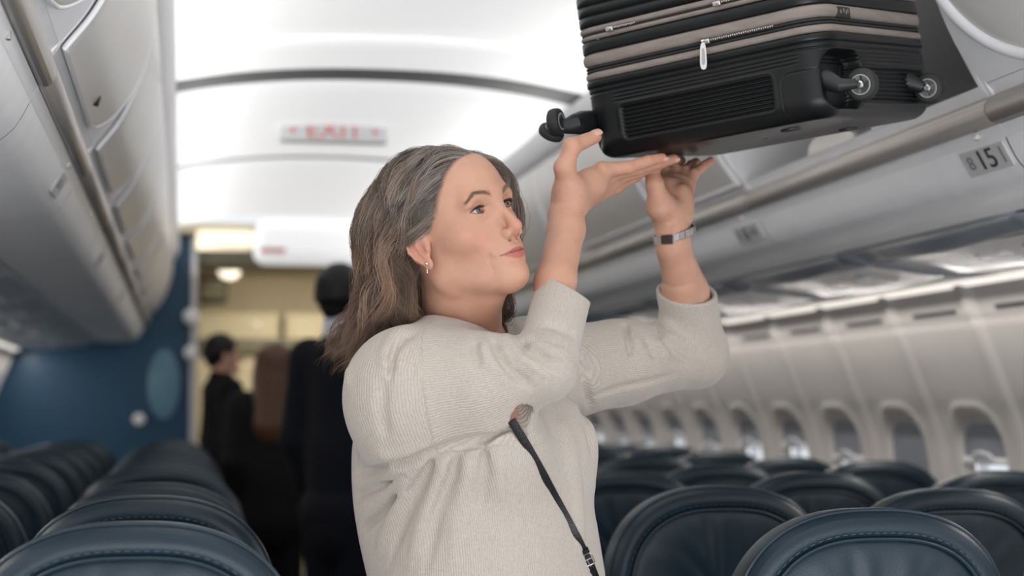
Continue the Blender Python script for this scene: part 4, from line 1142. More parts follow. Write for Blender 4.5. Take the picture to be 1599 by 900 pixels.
# ------------------------------------------------------------------ assemble the woman
def join_parts(parts):
    V = []; Q = []; C = []; n = 0
    for v, q, c in parts: V.append(v); Q.append(q + n); C.append(c); n += len(v)
    return np.concatenate(V), np.concatenate(Q), np.concatenate(C)
rV, rQ, rT, rFN = right_hand(); lV, lQ, lT, lFN = left_hand(); tV, tQ = skin_torso()
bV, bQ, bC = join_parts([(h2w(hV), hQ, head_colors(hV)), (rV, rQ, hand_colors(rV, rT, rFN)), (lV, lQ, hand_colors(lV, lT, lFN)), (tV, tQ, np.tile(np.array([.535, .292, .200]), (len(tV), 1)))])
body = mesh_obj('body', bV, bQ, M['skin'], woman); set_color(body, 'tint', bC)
for sy in (-1, 1): add_eye(sy, woman, (1, .08, .10))
cam_n = -np.array(fw)
nail(rT, .0099, cam_n * .9 + np.array([-.2, 0, .55]), woman)
nail(rFN[0], .0072, cam_n + np.array([0, 0, -.9]), woman); nail(rFN[1], .0072, cam_n + np.array([0, 0, -.9]), woman)
sf, cuR, cuL, strap_pts = sweater()
sV, sQ = sf.mesh(); sV = smooth_mesh(sV, sQ, 1, .5)
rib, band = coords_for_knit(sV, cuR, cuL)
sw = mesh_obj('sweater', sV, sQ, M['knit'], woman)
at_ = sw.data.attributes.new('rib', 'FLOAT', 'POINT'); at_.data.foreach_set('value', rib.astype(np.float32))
# trousers and shoes below the frame
M['trouser'] = mat('charcoal_trousers', (.03, .032, .038), .85, noise=.2, nscale=200)
f = Field((.10, 2.25, .02), (.80, 2.90, 1.02), .008); base = np.array([float(TX[0]), float(TY[0]), 0]) 
f.ell(base + np.array([0, 0, .90]), (.15, .125, .13), .03, np.stack([SIDE, FRONT, [0, 0, 1]], 1))
for s_ in (-1, 1):
    hip = base + SIDE * s_ * .085 + np.array([0, 0, .86]); kn = base + SIDE * s_ * .09 + FRONT * .02 + np.array([0, 0, .47]); an_ = base + SIDE * s_ * .095 - FRONT * .02 + np.array([0, 0, .09])
    f.cap(hip, kn, .088, .062, .04); f.cap(kn, an_, .060, .048, .02)
tv, tq = f.mesh(); mesh_obj('trousers', tv, tq, M['trouser'], woman)
M['shoe'] = mat('black_leather_shoe', (.012, .012, .013), .35, noise=.2, nscale=40)
for s_ in (-1, 1):
    f = Field((.05, 2.2, -.005), (.85, 2.95, .13), .006); an_ = base + SIDE * s_ * .095 - FRONT * .03
    f.cap(an_ + np.array([0, 0, .045]), an_ + FRONT * .16 + np.array([0, 0, .028]), .040, .034, .02, flat=SIDE, fk=.95); f.cap(an_ + np.array([0, 0, .045]), an_ + np.array([0, 0, .10]), .038, .040, .02)
    f.cut((0, 0, .001), (0, 0, -1)); v_, q_ = f.mesh(); mesh_obj('shoe', v_, q_, M['shoe'], woman)
# ------------------------------------------------------------------ hair
M['hair'] = mat('brown_grey_hair', (.1, .06, .04), .36, attr='tint', spec=.5)
def unit(a): return a / (np.linalg.norm(a, axis=-1, keepdims=True) + 1e-12)
def grow_hair(n, seed, step=.0105, npt=32):
    r_ = np.random.default_rng(seed)
    G = unit(HR.T @ np.array([0, 0, -1.0])); LEFT = unit(HR.T @ -np.array(rt))
    # roots on the scalp
    P = []; c0, r0 = np.array([-.012, 0, .024]), np.array([.0905, .0735, .0805]); c1, r1 = np.array([.030, 0, .034]), np.array([.0585, .0635, .0605])
    while len(P) < n:
        d_ = unit(r_.normal(size=(6000, 3)))
        p = c0 + d_ * r0; q = c1 + d_ * r1
        ins1 = (((p - c1) / r1) ** 2).sum(1) > 1; ins0 = (((q - c0) / r0) ** 2).sum(1) > 1
        p = np.concatenate([p[ins1], q[ins0]]); zl = np.interp(p[:, 0], HLX, HLZ)
        keep = p[:, 2] > zl - .003 + r_.uniform(0, .013, len(p)); P.extend(p[keep])
    P = np.array(P); r_.shuffle(P); P = P[:n]
    part = .020 + .10 * np.clip(P[:, 0] - .03, -.1, 0) * .0
    side = np.where(P[:, 1] > part, 1.0, -1.0)
    N0 = unit((P - c0) / r0 ** 2)
    onfront = np.clip((P[:, 0] + .03) / .09, 0, 1); top = np.clip((P[:, 2] - .02) / .07, 0, 1)
    lay = r_.uniform(.001, 1, n) ** .8                      # own layer: how far the strand stands off the head
    # combing direction near the root
    comb = np.stack([-.62 - .45 * (1 - onfront) + 0 * side, side * (.78 + .2 * top), -.15 - .5 * (1 - top)], 1)
    far = side > 0
    comb[far] = np.stack([-.10 - .5 * (1 - onfront[far]), np.full(far.sum(), .95), -.2 - .5 * (1 - top[far])], 1)
    # the near front sweeps up and back first
    comb = unit(comb); D = unit(comb + N0 * (.45 * top + .25)[:, None])
    neck_a, neck_b = np.array([-.012, 0, -.055]), np.array(NECK0)
    sa, sb = w2h(SHO[0]), w2h(SHO[1])
    out = [P.copy()]; X = P.copy()
    fan = r_.uniform(-1, 1, 40)[(np.arctan2(P[:, 1], P[:, 0] + .02) * 9 + P[:, 2] * 60).astype(int) % 40]
    Lfac = np.where(far, .86, 1.0) * r_.uniform(.86, 1.06, n)
    for k in range(npt - 1):
        s = k * step
        tg = min(1, max(0, (s - .02) / .07)); tgf = np.full(n, tg)
        flow = comb * (1 - tg)
        want = flow + G * (.15 + .95 * tgf)[:, None]
        # near side: pass over the top of the ear, then behind it
        near = (~far)
        earz = near & (X[:, 0] > -.030) & (X[:, 2] < .016) & (X[:, 2] > -.050) & (X[:, 1] < -.03)
        want[near & (X[:, 0] > -.02) & (X[:, 2] < .05) & (X[:, 2] >= .016)] += np.array([-.75, 0, -.1])
        want[earz] += np.array([-1.9, -.10, 0]) 
        want += near[:, None] * LEFT * ((.30 * (.05 + .8 * lay) + .62 * fan)[:, None] if s > .16 else 0)
        want -= unit((X - np.array([-.012, 0, .0])) * np.array([1, 1, .2])) * (near * (.50 if s < .13 else 0) + far * (.12 if s < .14 else 0))[:, None]
        # far side stays beside the cheek
        want += far[:, None] * (np.array([.10, .02, 0]) if s < .09 else np.array([-.24, -.07, 0]))
        if s > .20: want += (far[:, None] * np.array([-.25, -.25, 0]))
        D = unit(D * 1.3 + want * .75 + r_.normal(size=(n, 3)) * .05)
        X = X + D * (step * Lfac)[:, None]
        off = (.0015 + .017 * lay) * min(1, s / .05 + .12) + .010 * np.exp(-(((X - np.array([-.004, -.07, .004])) / np.array([.03, .03, .02])) ** 2).sum(1)) * min(1, s / .03)
        for c_, rr in ((c0, r0), (c1, r1), (np.array([.03, 0, -.03]), np.array([.060, .0575, .070]))):
            R_ = rr + off[:, None]; q = (X - c_) / R_; l_ = np.linalg.norm(q, axis=1); m_ = l_ < 1
            X[m_] = c_ + (X[m_] - c_) / l_[m_, None]
        for a_, b_, ra in ((neck_a, neck_b, .056), (sa, sb, .074), (sa, sa + .001, .086)):
            ab = b_ - a_; t = np.clip(((X - a_) @ ab) / (ab @ ab), 0, 1); v = X - a_ - t[:, None] * ab; l_ = np.linalg.norm(v, axis=1); R_ = ra + .3 * off; m_ = l_ < R_
            X[m_] = a_ + t[m_, None] * ab + v[m_] / l_[m_, None] * R_[m_, None]
        out.append(X.copy())
    P = np.stack(out, 1)
    # locks: strands gather towards the strand that leads their lock
    nl = 260; lead = P[:nl]; Q = P[:, 0] * np.array([1, 1, 1.0]); d2 = ((Q[:, None, :] - lead[None, :, 0, :]) ** 2).sum(2) + (side[:, None] != side[None, :nl]) * 1.0 + .0006 * (lay[:, None] - lay[None, :nl]) ** 2
    own = d2.argmin(1); t = np.linspace(0, 1, npt)
    pull = (.10 + .78 * t ** .7)[None, :, None] * r_.uniform(.75, 1, (n, 1, 1)); spread = r_.normal(size=(n, 1, 3)) * .0038
    P = P * (1 - pull) + (lead[own] + spread) * pull
    # soft waves, in step within a lock
    ph = r_.uniform(0, 2 * math.pi, nl)[own] + r_.normal(size=n) * .16; lam = r_.uniform(.085, .135, nl)[own]
    sl = (np.arange(npt) * step)[None, :]; amp = (.0012 + .0105 * np.clip((sl - .05) / .16, 0, 1)) * r_.uniform(.5, 1.15, nl)[own][:, None]
    T = unit(np.gradient(P, axis=1)); A = unit(np.cross(T, np.array([.6, -.75, .1]))); B = np.cross(T, A)
    P = P + A * (amp * np.sin(2 * math.pi * sl / lam[:, None] + ph[:, None]))[:, :, None] + B * (.45 * amp * np.cos(2 * math.pi * sl / lam[:, None] + ph[:, None] * 1.7))[:, :, None]
    fly = (r_.random(n) < .035)[:, None, None]; P = P + fly * (np.cumsum(r_.normal(size=(n, npt, 3)) * .0011, 1))
    # ends trimmed where they reach the shoulder line
    zw = h2w(P)[..., 2]; zcut = (1.272 + .010 * np.sin(own * 1.7))[:, None] + r_.uniform(-.01, .012, (n, 1)); low = zw < zcut
    first = np.where(low.any(1), low.argmax(1), npt - 1).clip(6, npt - 1); tt = np.linspace(0, 1, npt)[None] * first[:, None]; i0 = np.floor(tt).astype(int).clip(0, npt - 2); fr = (tt - i0)[..., None]
    P = np.take_along_axis(P, i0[..., None], 1) * (1 - fr) + np.take_along_axis(P, i0[..., None] + 1, 1) * fr
    # colour: grey at the front and temple, warm brown ends
    root = P[:, 0]; grey = np.clip(.10 + .55 * np.clip((root[:, 0] - .0) / .05, 0, 1) + .15 * (root[:, 2] > .06) + r_.normal(size=n) * .28, 0, 1) * .85; lk = r_.uniform(.35, 1.6, nl)[own][:, None]
    grey *= np.where(far, .75, 1)
    br = np.array([.120, .076, .049]) * r_.uniform(.5, 1.6, (n, 1)) * lk; gr = np.array([.50, .45, .41]) * r_.uniform(.35, 1.15, (n, 1)) * (.4 + .6 * lk); warm = np.array([.215, .120, .068]) * r_.uniform(.45, 1.5, (n, 1)) * lk
    gmix = grey[:, None] * (1 - .80 * np.clip(t * 1.5 - .15, 0, 1))[None]
    basec = br[:, None] * (1 - t[None, :, None]) + warm[:, None] * t[None, :, None]
    C = basec * (1 - gmix[..., None]) + gr[:, None] * gmix[..., None]
    rad = .00030 * r_.uniform(.7, 1.15, (n, 1)) * np.clip((1.03 - t) / .25, .12, 1)[None]
    return P, rad, C
def BROWX(y, z):
    m_ = (np.abs(hV[:, 1] - y) < .0016) & (np.abs(hV[:, 2] - z) < .0016) & (hV[:, 0] > .03); return hV[m_, 0].max()
def add_brows_and_lashes(parent):
    r_ = np.random.default_rng(4); P = []; R_ = []; C = []
    for sy in (-1, 1):
        for k in range(300):            # eyebrow hairs
            u_ = r_.uniform(0, 1); y = .012 + .040 * u_; z = .0165 + .0085 * math.sin(min(1, u_ / .66) * math.pi / 2) - .010 * max(0, u_ - .62) / .38 + r_.normal() * .0021 * (1 - .55 * u_)
            x = .0925 - .0030 * u_ - .0215 * u_ ** 2.2 - .004
            d_ = np.array([.12 - .75 * u_, .9, .55 - 1.0 * u_]); d_ /= np.linalg.norm(d_)
            p0 = np.array([BROWX(sy * y, z) + .0002, y, z]); pts = np.array([p0 + d_ * s for s in np.linspace(0, .0075, 5)]); pts[:, 1] *= sy
            P.append(pts); C.append(np.tile(np.array([.10, .065, .045]) * r_.uniform(1.4, 3.4), (5, 1))); R_.append(np.linspace(.00011, .00004, 5))
        ec = EYE(sy)
        for k in range(200):            # lashes, upper and lower
            upr = k < 150; u_ = r_.uniform(-1, 1); yy = .0135 * u_
            if upr: zz = math.sqrt(max(0, .0198 ** 2 - (yy + .001) ** 2)) - .0150
            else: zz = .0215 - math.sqrt(.0250 ** 2 - yy ** 2)
            zz += yy * .06
            xx = math.sqrt(max(1e-6, .0141 ** 2 - yy ** 2 * .9 - zz ** 2))
            L_ = (.0052 if upr else .0022) * r_.uniform(.7, 1.1)
            d0 = np.array([.85, .45 * u_, .15 if upr else -.35]); pts = []
            for s in np.linspace(0, 1, 5): pts.append([ec[0] + xx + d0[0] * L_ * s, (abs(ec[1]) + yy) + d0[1] * L_ * s, ec[2] + zz + (d0[2] * s + (.40 * s * s if upr else -.25 * s * s)) * L_])
            pts = np.array(pts); pts[:, 1] *= sy
            P.append(pts); C.append(np.tile([.012, .009, .008], (5, 1))); R_.append(np.linspace(.00038, .00007, 5) if upr else np.linspace(.00014, .00004, 5))
    nb = len(P) // 2
    for h_ in (0, 1):
        sl_ = slice(h_ * nb, h_ * nb + 300); strands_mesh('eyebrow', h2w(np.array(P[sl_])), np.array(R_[sl_]), np.array(C[sl_]), M['hair'], parent)
        sl_ = slice(h_ * nb + 300, (h_ + 1) * nb); strands_mesh('eyelashes', h2w(np.array(P[sl_])), np.array(R_[sl_]), np.array(C[sl_]), M['hair'], parent)
hP, hRad, hC = grow_hair(NHAIR, 21)
strands_mesh('hair', h2w(hP), hRad, hC, M['hair'], woman)
add_brows_and_lashes(woman)
# ================================================================== SUITCASE
CR = rotm(-.8155, -.0745, .1285); CA = np.array(at(917.5, 252, 2.68)); CW, CL, CH = .418, .385, .40
def c2w(p): return CA + np.asarray(p, float) @ CR.T
M['shell'] = mat('black_ribbed_shell', (.0040, .0052, .0060), .34, noise=.25, nscale=30, bump=.12, bscale=1400, spec=.32, coat=.0)
M['guard'] = mat('black_corner_guard', (.007, .009, .010), .42, noise=.2, nscale=40, bump=.2, bscale=900)
M['tape'] = mat('taupe_zip_tape', (.255, .215, .19), .62, noise=.16, nscale=25, bump=.6, bscale=500, stretch=(1, 1, 6))
M['tyre'] = mat('black_rubber_tyre', (.014, .015, .015), .6, noise=.25, nscale=80, bump=.3, bscale=700)
M['hub'] = mat('grey_wheel_hub', (.30, .30, .30), .4, noise=.1, nscale=60)
M['chrome'] = mat('pale_chrome', (.72, .68, .66), .22, metal=1, noise=.05, nscale=90)
case = empty('suitcase', tuple(c2w((CW / 2, CL / 2, 0))), 'black ribbed hard-shell suitcase with taupe zip bands held up to the open bin', 'suitcase')
def perim(n_per=None, rad=.045, inset=0.0):
    """rounded rectangle round the case: (u, v, nu, nv, tag along face 1)"""
    w_, l_, r_ = CW - 2 * inset, CL - 2 * inset, rad - inset; pts = []
    def seg(a, b, n_, nrm):
        for i in range(n_): t = i / n_; pts.append((a[0] + (b[0] - a[0]) * t, a[1] + (b[1] - a[1]) * t, nrm[0], nrm[1]))
    def arc(c, a0, n_):
        for i in range(n_): a = a0 + math.pi / 2 * i / n_; pts.append((c[0] + r_ * math.cos(a), c[1] + r_ * math.sin(a), math.cos(a), math.sin(a)))
    x0, y0, x1, y1 = inset, inset, CW - inset, CL - inset
    seg((x0 + r_, y0), (x1 - r_, y0), 220, (0, -1)); arc((x1 - r_, y0 + r_), -math.pi / 2, 24)
    seg((x1, y0 + r_), (x1, y1 - r_), 160, (1, 0)); arc((x1 - r_, y1 - r_), 0, 16)
    seg((x1 - r_, y1), (x0 + r_, y1), 60, (0, 1)); arc((x0 + r_, y1 - r_), math.pi / 2, 16)
    seg((x0, y1 - r_), (x0, y0 + r_), 90, (-1, 0)); arc((x0 + r_, y0 + r_), math.pi, 24)
    return np.array(pts)
PR = perim()
def sstep(x, a, b): t = np.clip((x - a) / (b - a), 0, 1); return t * t * (3 - 2 * t)
def shell_disp(u, v, nu, nv, t):
    """relief of the lower shell: ribbed panel, long grooves, wheel housings"""
    d_ = np.zeros_like(u)
    f1 = (nv < -.7)
    # long grooves under the zip, on every side
    for tg in (.082, .0875, .093): d_ -= .0016 * np.exp(-((t - tg) / .0013) ** 2) * np.where(f1, sstep(u, .055, .075) * (1 - sstep(u, CW - .055, CW - .035)), 1)
    d_ -= .0022 * np.exp(-((t - .1005) / .0016) ** 2)
    # framed ribbed panel
    def box(uu, a, b, c, e_, r_):
        qx = np.abs(uu - (a + b) / 2) - (b - a) / 2 + r_; qz = np.abs(t - (c + e_) / 2) - (e_ - c) / 2 + r_
        return np.hypot(np.maximum(qx, 0), np.maximum(qz, 0)) + np.minimum(np.maximum(qx, qz), 0) - r_
    for uu, a, b, on in ((u, .070, .330, f1), (v, .10, CL - .05, np.abs(nu) > .7)):
        s_ = box(uu, a, b, .022, .074, .008)
        ins = 1 - sstep(s_, -.004, .0)
        ribs = .0016 * np.cos(2 * math.pi * (t - .022) / .0064)
        d_ += on * (ins * (-.0032 + ribs) + .0010 * np.exp(-((s_ - .003) / .0018) ** 2))
    # corner guard line near the left lower corner and at the wheel corner
    s_ = box(u, -.05, .040, -.05, .050, .022); d_ -= f1 * .0016 * np.exp(-(s_ / .0011) ** 2)
    s_ = np.maximum((CW - .052) - u, t - .066); d_ -= f1 * .0012 * np.exp(-((box(u, CW - .075, CW + .1, -.05, .070, .018)) / .0012) ** 2)
    # thumb hollow beside the left wheel
    d_ -= .011 * np.exp(-((u - .010) / .014) ** 2 - ((t - .034) / .016) ** 2) * (nv < -.2)
    # wheel housing on the side that faces the bin
    sv = box(v, .012, .118, .012, .096, .024); hous = 1 - sstep(sv, -.006, .002)
    d_ -= (nu > .5) * hous * .026
    return d_
b = MB(); tl = np.concatenate([[0], np.linspace(.0005, .1105, 150)]); rings = []
U, Vv, NU, NV = PR.T
for t in tl:
    rb = .030; ins = rb - math.sqrt(max(0, rb * rb - (rb - t) ** 2)) if t < rb else 0
    dd = shell_disp(U, Vv, NU, NV, np.full_like(U, t)) * min(1, t / .012) - ins
    if t > .108: dd -= .002
    rings.append(np.stack([U + NU * dd, Vv + NV * dd, np.full_like(U, t)], 1))
n = len(U); 
base_ring = rings[0].copy()
for k in (.97, .7, .35, .02): rings.insert(0, np.stack([CW / 2 + (base_ring[:, 0] - CW / 2) * k, CL / 2 + (base_ring[:, 1] - CL / 2) * k, np.full(n, .0)], 1))
R_ = np.concatenate(rings); idx = np.arange(len(R_)).reshape(len(rings), n)
Fq = np.stack([idx[:-1], np.roll(idx[:-1], -1, 1), np.roll(idx[1:], -1, 1), idx[1:]], -1).reshape(-1, 4)
lower = mesh_obj('lower_shell', c2w(R_), Fq, M['shell'], case)
def band(name, prof, m, parent=case, rad=.045):
    """ring round the case from (t, outward offset) pairs"""
    rg = [c2w(np.stack([U + NU * o_, Vv + NV * o_, np.full_like(U, t)], 1)) for t, o_ in prof]
    R_ = np.concatenate(rg); idx = np.arange(len(R_)).reshape(len(rg), n)
    Fq = np.stack([idx[:-1], np.roll(idx[:-1], -1, 1), np.roll(idx[1:], -1, 1), idx[1:]], -1).reshape(-1, 4)
    return mesh_obj(name, R_, Fq, m, parent)
def puff(a, b_, h_, base=-.004): return [(a, base)] + [(a + (b_ - a) * k / 8, base + (h_ - base) * (math.sin(math.pi * k / 8) ** .35)) for k in range(1, 8)] + [(b_, base)]
band('rim_band', [(.1095, -.006), (.1100, .001), (.112, .0022), (.119, .0022), (.1205, .001), (.121, -.006)], M['shell'])
band('zip_tape', puff(.1215, .1330, .0020), M['tape'])
band('zipper_chain', puff(.1328, .1372, .0002) + puff(.1380, .1425, .0002), M['tyre'])
band('zip_tape', puff(.1430, .1620, .0030), M['tape'])
band('rim_band', [(.1615, -.006), (.1625, .0005), (.164, .0015), (.178, .0015), (.180, .0), (.1815, -.006)], M['shell'])
band('zip_tape', puff(.1820, .1895, .0016), M['tape'])
band('zipper_chain', puff(.1893, .1925, -.0002), M['tyre'])
band('zip_tape', puff(.1928, .2020, .0020), M['tape'])
rb_ = [(.2015, -.006)]
for k in range(12):
    t0 = .203 + k * .0158; rb_ += [(t0, -.002), (t0 + .0016, .0012), (t0 + .0135, .0012), (t0 + .0150, -.002)]
band('upper_shell', rb_ + [(.393, -.004), (.398, -.016), (.400, -.06), (.400, -.12), (.400, -.19)], M['shell'])
# zip sliders with chain and tag on face 1
def slider(u, t, ln, tag_len, parent):
    b = MB(); R = Matrix([list(r_) for r_ in CR])
    b.box(c2w((u, -.005, t)), (.013, .006, .0075), R); b.box(c2w((u + .003, -.0075, t)), (.008, .003, .005), R); o = b.build('zip_slider', M['chrome'], parent, bevel=.0015)
    b = MB(); 
    for k in range(int(ln / .0036)):
        c = np.array((u + .008 + k * .0036, -.0055, t + .0008 + .0004 * math.sin(k * 2.1))); b.lathe(c2w(c), CR @ np.array([1, 0, .0]), [(0, .0004), (.0004, .0016), (.0021, .0016), (.0026, .0004)], 8)
    if ln: b.build('chain', M['chrome'], o)
    if tag_len:
        top = np.array(c2w((u - .003, -.010, t - .001))); dn = Vector((0.02, 0, -1)); rr = Vector(rt); nn = rr.cross(dn).normalized(); b = MB()
        out = []; inn = []
        for k in range(40):
            a = 2 * math.pi * k / 40; ca, sa = math.cos(a), math.sin(a); hw = .0047 + .0014 * (sa < 0) * -sa
            z_ = tag_len / 2 * (1 - (abs(sa) ** 1) * (1 if sa > 0 else -1)); x_ = hw * (abs(ca) ** .6) * (1 if ca > 0 else -1)
            out.append((x_, z_)); inn.append((x_ * .5, tag_len * .55 + (z_ - tag_len * .55) * .62))
        for sgn in (0,):
            P4 = []
            for (x_, z_), d_ in [(q, .0009) for q in out] + [(q, .0009) for q in inn] + [(q, -.0009) for q in inn] + [(q, -.0009) for q in out]: P4.append(Vector(top) + rr * x_ + dn * z_ + nn * d_)
            Fc = []
            for r0 in range(4):
                for k in range(40): a = r0 * 40 + k; b_ = r0 * 40 + (k + 1) % 40; c_ = ((r0 + 1) % 4) * 40 + (k + 1) % 40; d_ = ((r0 + 1) % 4) * 40 + k; Fc.append((a, b_, c_, d_))
            b.add(P4, Fc)
        b.tube([top + np.array([-.003, -.001, .002]), top + np.array([0, -.002, .0035]), top + np.array([.003, -.001, .002])], .0010, 8)
        b.build('pull_tag', M['chrome'], o)
        b = MB(); b.add([Vector(top) + rr * x_ * .95 + dn * z_ for x_, z_ in inn], [tuple(range(40))]); b.build('tag_inlay', M['hub'], o, smooth=False)
slider(.236, .1400, .105, .040, case)
slider(.075, .1908, .040, 0, case); slider(.262, .1908, .03, 0, case)
b = MB(); b.box(c2w((CW + .001, .075, .150)), (.004, .045, .016), Matrix([list(r_) for r_ in CR])); lk = b.build('lock_plate', M['tyre'], case, bevel=.002)
b = MB()
for k, q in enumerate((-.012, -.002, .006, .012)): b.box(c2w((CW + .0035, .075 + q, .150 + .002 * (k % 2))), (.001, .003, .006), Matrix([list(r_) for r_ in CR]))
b.build('lock_marks', M['chrome'], lk, smooth=False)
# casters
def tyre(c, axis, r_, w_, parent, hubbed=True):
    b = MB(); prof = [(-w_ / 2, r_ * .55), (-w_ / 2, r_ * .80), (-w_ * .40, r_ * .93), (-w_ * .2, r_ * .99), (0, r_), (w_ * .2, r_ * .99), (w_ * .40, r_ * .93), (w_ / 2, r_ * .80), (w_ / 2, r_ * .55)]
    b.lathe(c, axis, prof, 48); t_ = b.build('wheel', M['tyre'], parent)
    b = MB(); b.lathe(c, axis, [(-w_ * .46, .001), (-w_ * .46, r_ * .62), (w_ * .50, r_ * .62), (w_ * .53, r_ * .58), (w_ * .50, r_ * .54), (w_ * .50, .001)], 40); b.build('wheel_hub', M['hub'], t_)
    if hubbed: b = MB(); b.lathe(Vector(c) + Vector(axis).normalized() * w_ * .48, axis, [(0, r_ * .24), (w_ * .22, r_ * .24), (w_ * .30, r_ * .16), (w_ * .30, .0005)], 24); b.build('axle_bolt', M['chrome'], t_)
# left caster, two wheels on an arm that sticks out to the left
def caster(): 
    return bpy.data.objects.new('caster', None)
def caster_root(loc):
    o = caster(); COL.objects.link(o); o.parent = case; o.location = Vector(loc) - rel(case); return o
j = np.array(at(896, 194, 2.655)); e = np.array(at(868, 196, 2.66)); cr = caster_root(j)
b = MB(); b.tube([np.array(at(924, 192, 2.69)), np.array(at(908, 192, 2.675)), j, np.array(at(884, 197, 2.655)), e], [.017, .0165, .0135, .0105, .009], 16, flat=1.15); b.build('fork', M['guard'], cr)
w1 = np.array(at(868.5, 191, 2.648)); ax1 = np.array(rt) * .93 + np.array(fw) * -.42 + np.array([0, 0, .12]); tyre(w1, ax1, .0215, .0185, cr, False)
w2 = np.array(at(861, 207, 2.675)); ax2 = np.array(rt) * .35 + np.array(fw) * -.55 + np.array([0, 0, .78]); tyre(w2, ax2, .0205, .014, cr, False)
# corner caster in its housing
c1 = np.array(at(1346, 132, 2.405)); ax = np.array(rt) * -.42 - np.array(fw) * .90 - np.array([0, 0, .12]); cr = caster_root(c1)
tyre(c1, ax, .0240, .022, cr)
hs = np.array(at(1312, 134, 2.39)); b = MB(); b.tube([np.array(c2w((CW - .02, .030, .055))), hs, np.array(at(1336, 131, 2.388))], [.016, .011, .0065], 14); b.build('fork', M['guard'], cr)
c2 = np.array(c2w((CW + .018, CL - .07, .040))); cr = caster_root(c2); tyre(c2, CR @ np.array([.1, -1, 0]), .024, .022, cr)
b = MB(); b.tube([np.array(c2w((CW - .01, CL - .09, .055))), np.array(c2w((CW + .014, CL - .085, .042)))], [.016, .009], 12); b.build('fork', M['guard'], cr)
# rear wheel cups and telescopic handle rails on the underside stay plain; flat feet on the underside
for (u, v) in ((.30, .10), (.30, .30)):
    b = MB(); b.lathe(c2w((u, v, .0005)), CR @ np.array([0, 0, -1.0]), [(0, .016), (.003, .015), (.004, .010), (.004, .0005)], 24); b.build('foot_stud', M['guard'], case)
# ================================================================== WHAT SHE WEARS AND CARRIES
M['strap'] = mat('black_leather_strap', (.008, .008, .009), .38, noise=.3, nscale=60, bump=.4, bscale=500)
M['gold'] = mat('pale_gold', (.75, .58, .36), .25, metal=1, noise=.05, nscale=50)
M['watch'] = mat('grey_steel_link', (.26, .25, .24), .3, metal=.9, noise=.15, nscale=150)
M['watchface'] = mat('dark_brown_dial', (.045, .035, .03), .15, noise=.2, nscale=100, coat=.6)
sp = [p for p in strap_pts if p is not None]
root = empty('bag_strap', tuple(sp[2]), 'thin black leather bag strap running down across the beige sweater', 'bag strap')
def ribbon(b, P, wid, th):
    P = [Vector(p) for p in P]; rings = []
    for i, p in enumerate(P):
        t = (P[min(i + 1, len(P) - 1)] - P[max(i - 1, 0)]).normalized(); nn = Vector(-np.array(fw)); nn = Vector((-.25, -.95, .05)); nn = (nn - t * nn.dot(t)).normalized(); s_ = t.cross(nn)
        o_ = p + nn * .002
        rings.append([o_ + s_ * (wid / 2 * a) + nn * (th * c_) for a, c_ in ((-1, 0), (-1, .75), (-.8, 1), (.8, 1), (1, .75), (1, 0))])
    b.loft(rings)
def smooth_path(P, k=8):
    P = [np.array(p) for p in P]; P = [2 * P[0] - P[1]] + P + [2 * P[-1] - P[-2]]; out = []
    for i in range(1, len(P) - 2):
        for j_ in range(k):
            t = j_ / k; a, b_, c_, d_ = P[i - 1:i + 3]; out.append(.5 * ((2 * b_) + (-a + c_) * t + (2 * a - 5 * b_ + 4 * c_ - d_) * t * t + (-a + 3 * b_ - 3 * c_ + d_) * t ** 3))
    out.append(P[-2]); return out
path = smooth_path(sp[2:]); b = MB(); ribbon(b, path, .0120, .0028); b.build('strap', M['strap'], root)
i0 = int(len(path) * .72); b = MB(); ribbon(b, path[i0:i0 + 3], .0150, .0050); b.build('keeper_loop', M['strap'], root)
i1 = int(len(path) * .80); c = Vector(path[i1]) + Vector((-.002, -.006, 0)); t = (Vector(path[i1 + 2]) - Vector(path[i1 - 2])).normalized(); nn = Vector((-.25, -.95, .05)); nn = (nn - t * nn.dot(t)).normalized(); s_ = t.cross(nn)
b = MB(); lo = [c + s_ * (.0085 * math.copysign(abs(math.cos(q)) ** .5, math.cos(q))) + t * (.0095 * math.copysign(abs(math.sin(q)) ** .5, math.sin(q))) for q in [2 * math.pi * k / 24 for k in range(25)]]
b.tube(lo, .0011, 8, cap=False); b.tube([c - s_ * .008, c + s_ * .008], .001, 8); b.tube([c, c + t * .011 + nn * .001], .0008, 8); b.build('buckle', M['chrome'], root)
ribbon_b = MB(); ribbon(ribbon_b, [Vector(p) + Vector((-.001, -.003, 0)) for p in path[i1 + 4:i1 + 16]], .0105, .0026); ribbon_b.build('strap_tail', M['strap'], root)
# watch on the far wrist
wc = P_(1053, 366, 2.690); wa = dirn(P_(1053, 392, 2.690), P_(1051, 355, 2.688)) ; root = empty('wristwatch', tuple(wc), 'slim grey metal link wristwatch on the far raised wrist', 'watch')
e1 = np.array(rt) - wa * (np.array(rt) @ wa); e1 /= np.linalg.norm(e1); e2 = np.cross(wa, e1)
if e2[1] > 0: e2 = -e2
tiltv = lambda an: wa * (.0080 * math.cos(an) - .0055 * math.sin(an))
ra, rb2 = .0318, .0305
lk_n = 22
for k in range(lk_n):
    a0 = 2 * math.pi * k / lk_n; b = MB(); ring = []
    for q in (a0 + .015, a0 + math.pi / lk_n, a0 + 2 * math.pi / lk_n - .015):
        o_ = wc + (e1 * math.cos(q) * ra + e2 * math.sin(q) * rb2) + tiltv(q); nr = e1 * math.cos(q) + e2 * math.sin(q)
        ring.append([o_ + wa * .0062 + nr * .0004, o_ + wa * .0055 + nr * .0016, o_ - wa * .0055 + nr * .0016, o_ - wa * .0062 + nr * .0004, o_ - wa * .0055 - nr * .0004, o_ + wa * .0055 - nr * .0004])
    b.loft(ring); b.build('link', M['watch'], root)
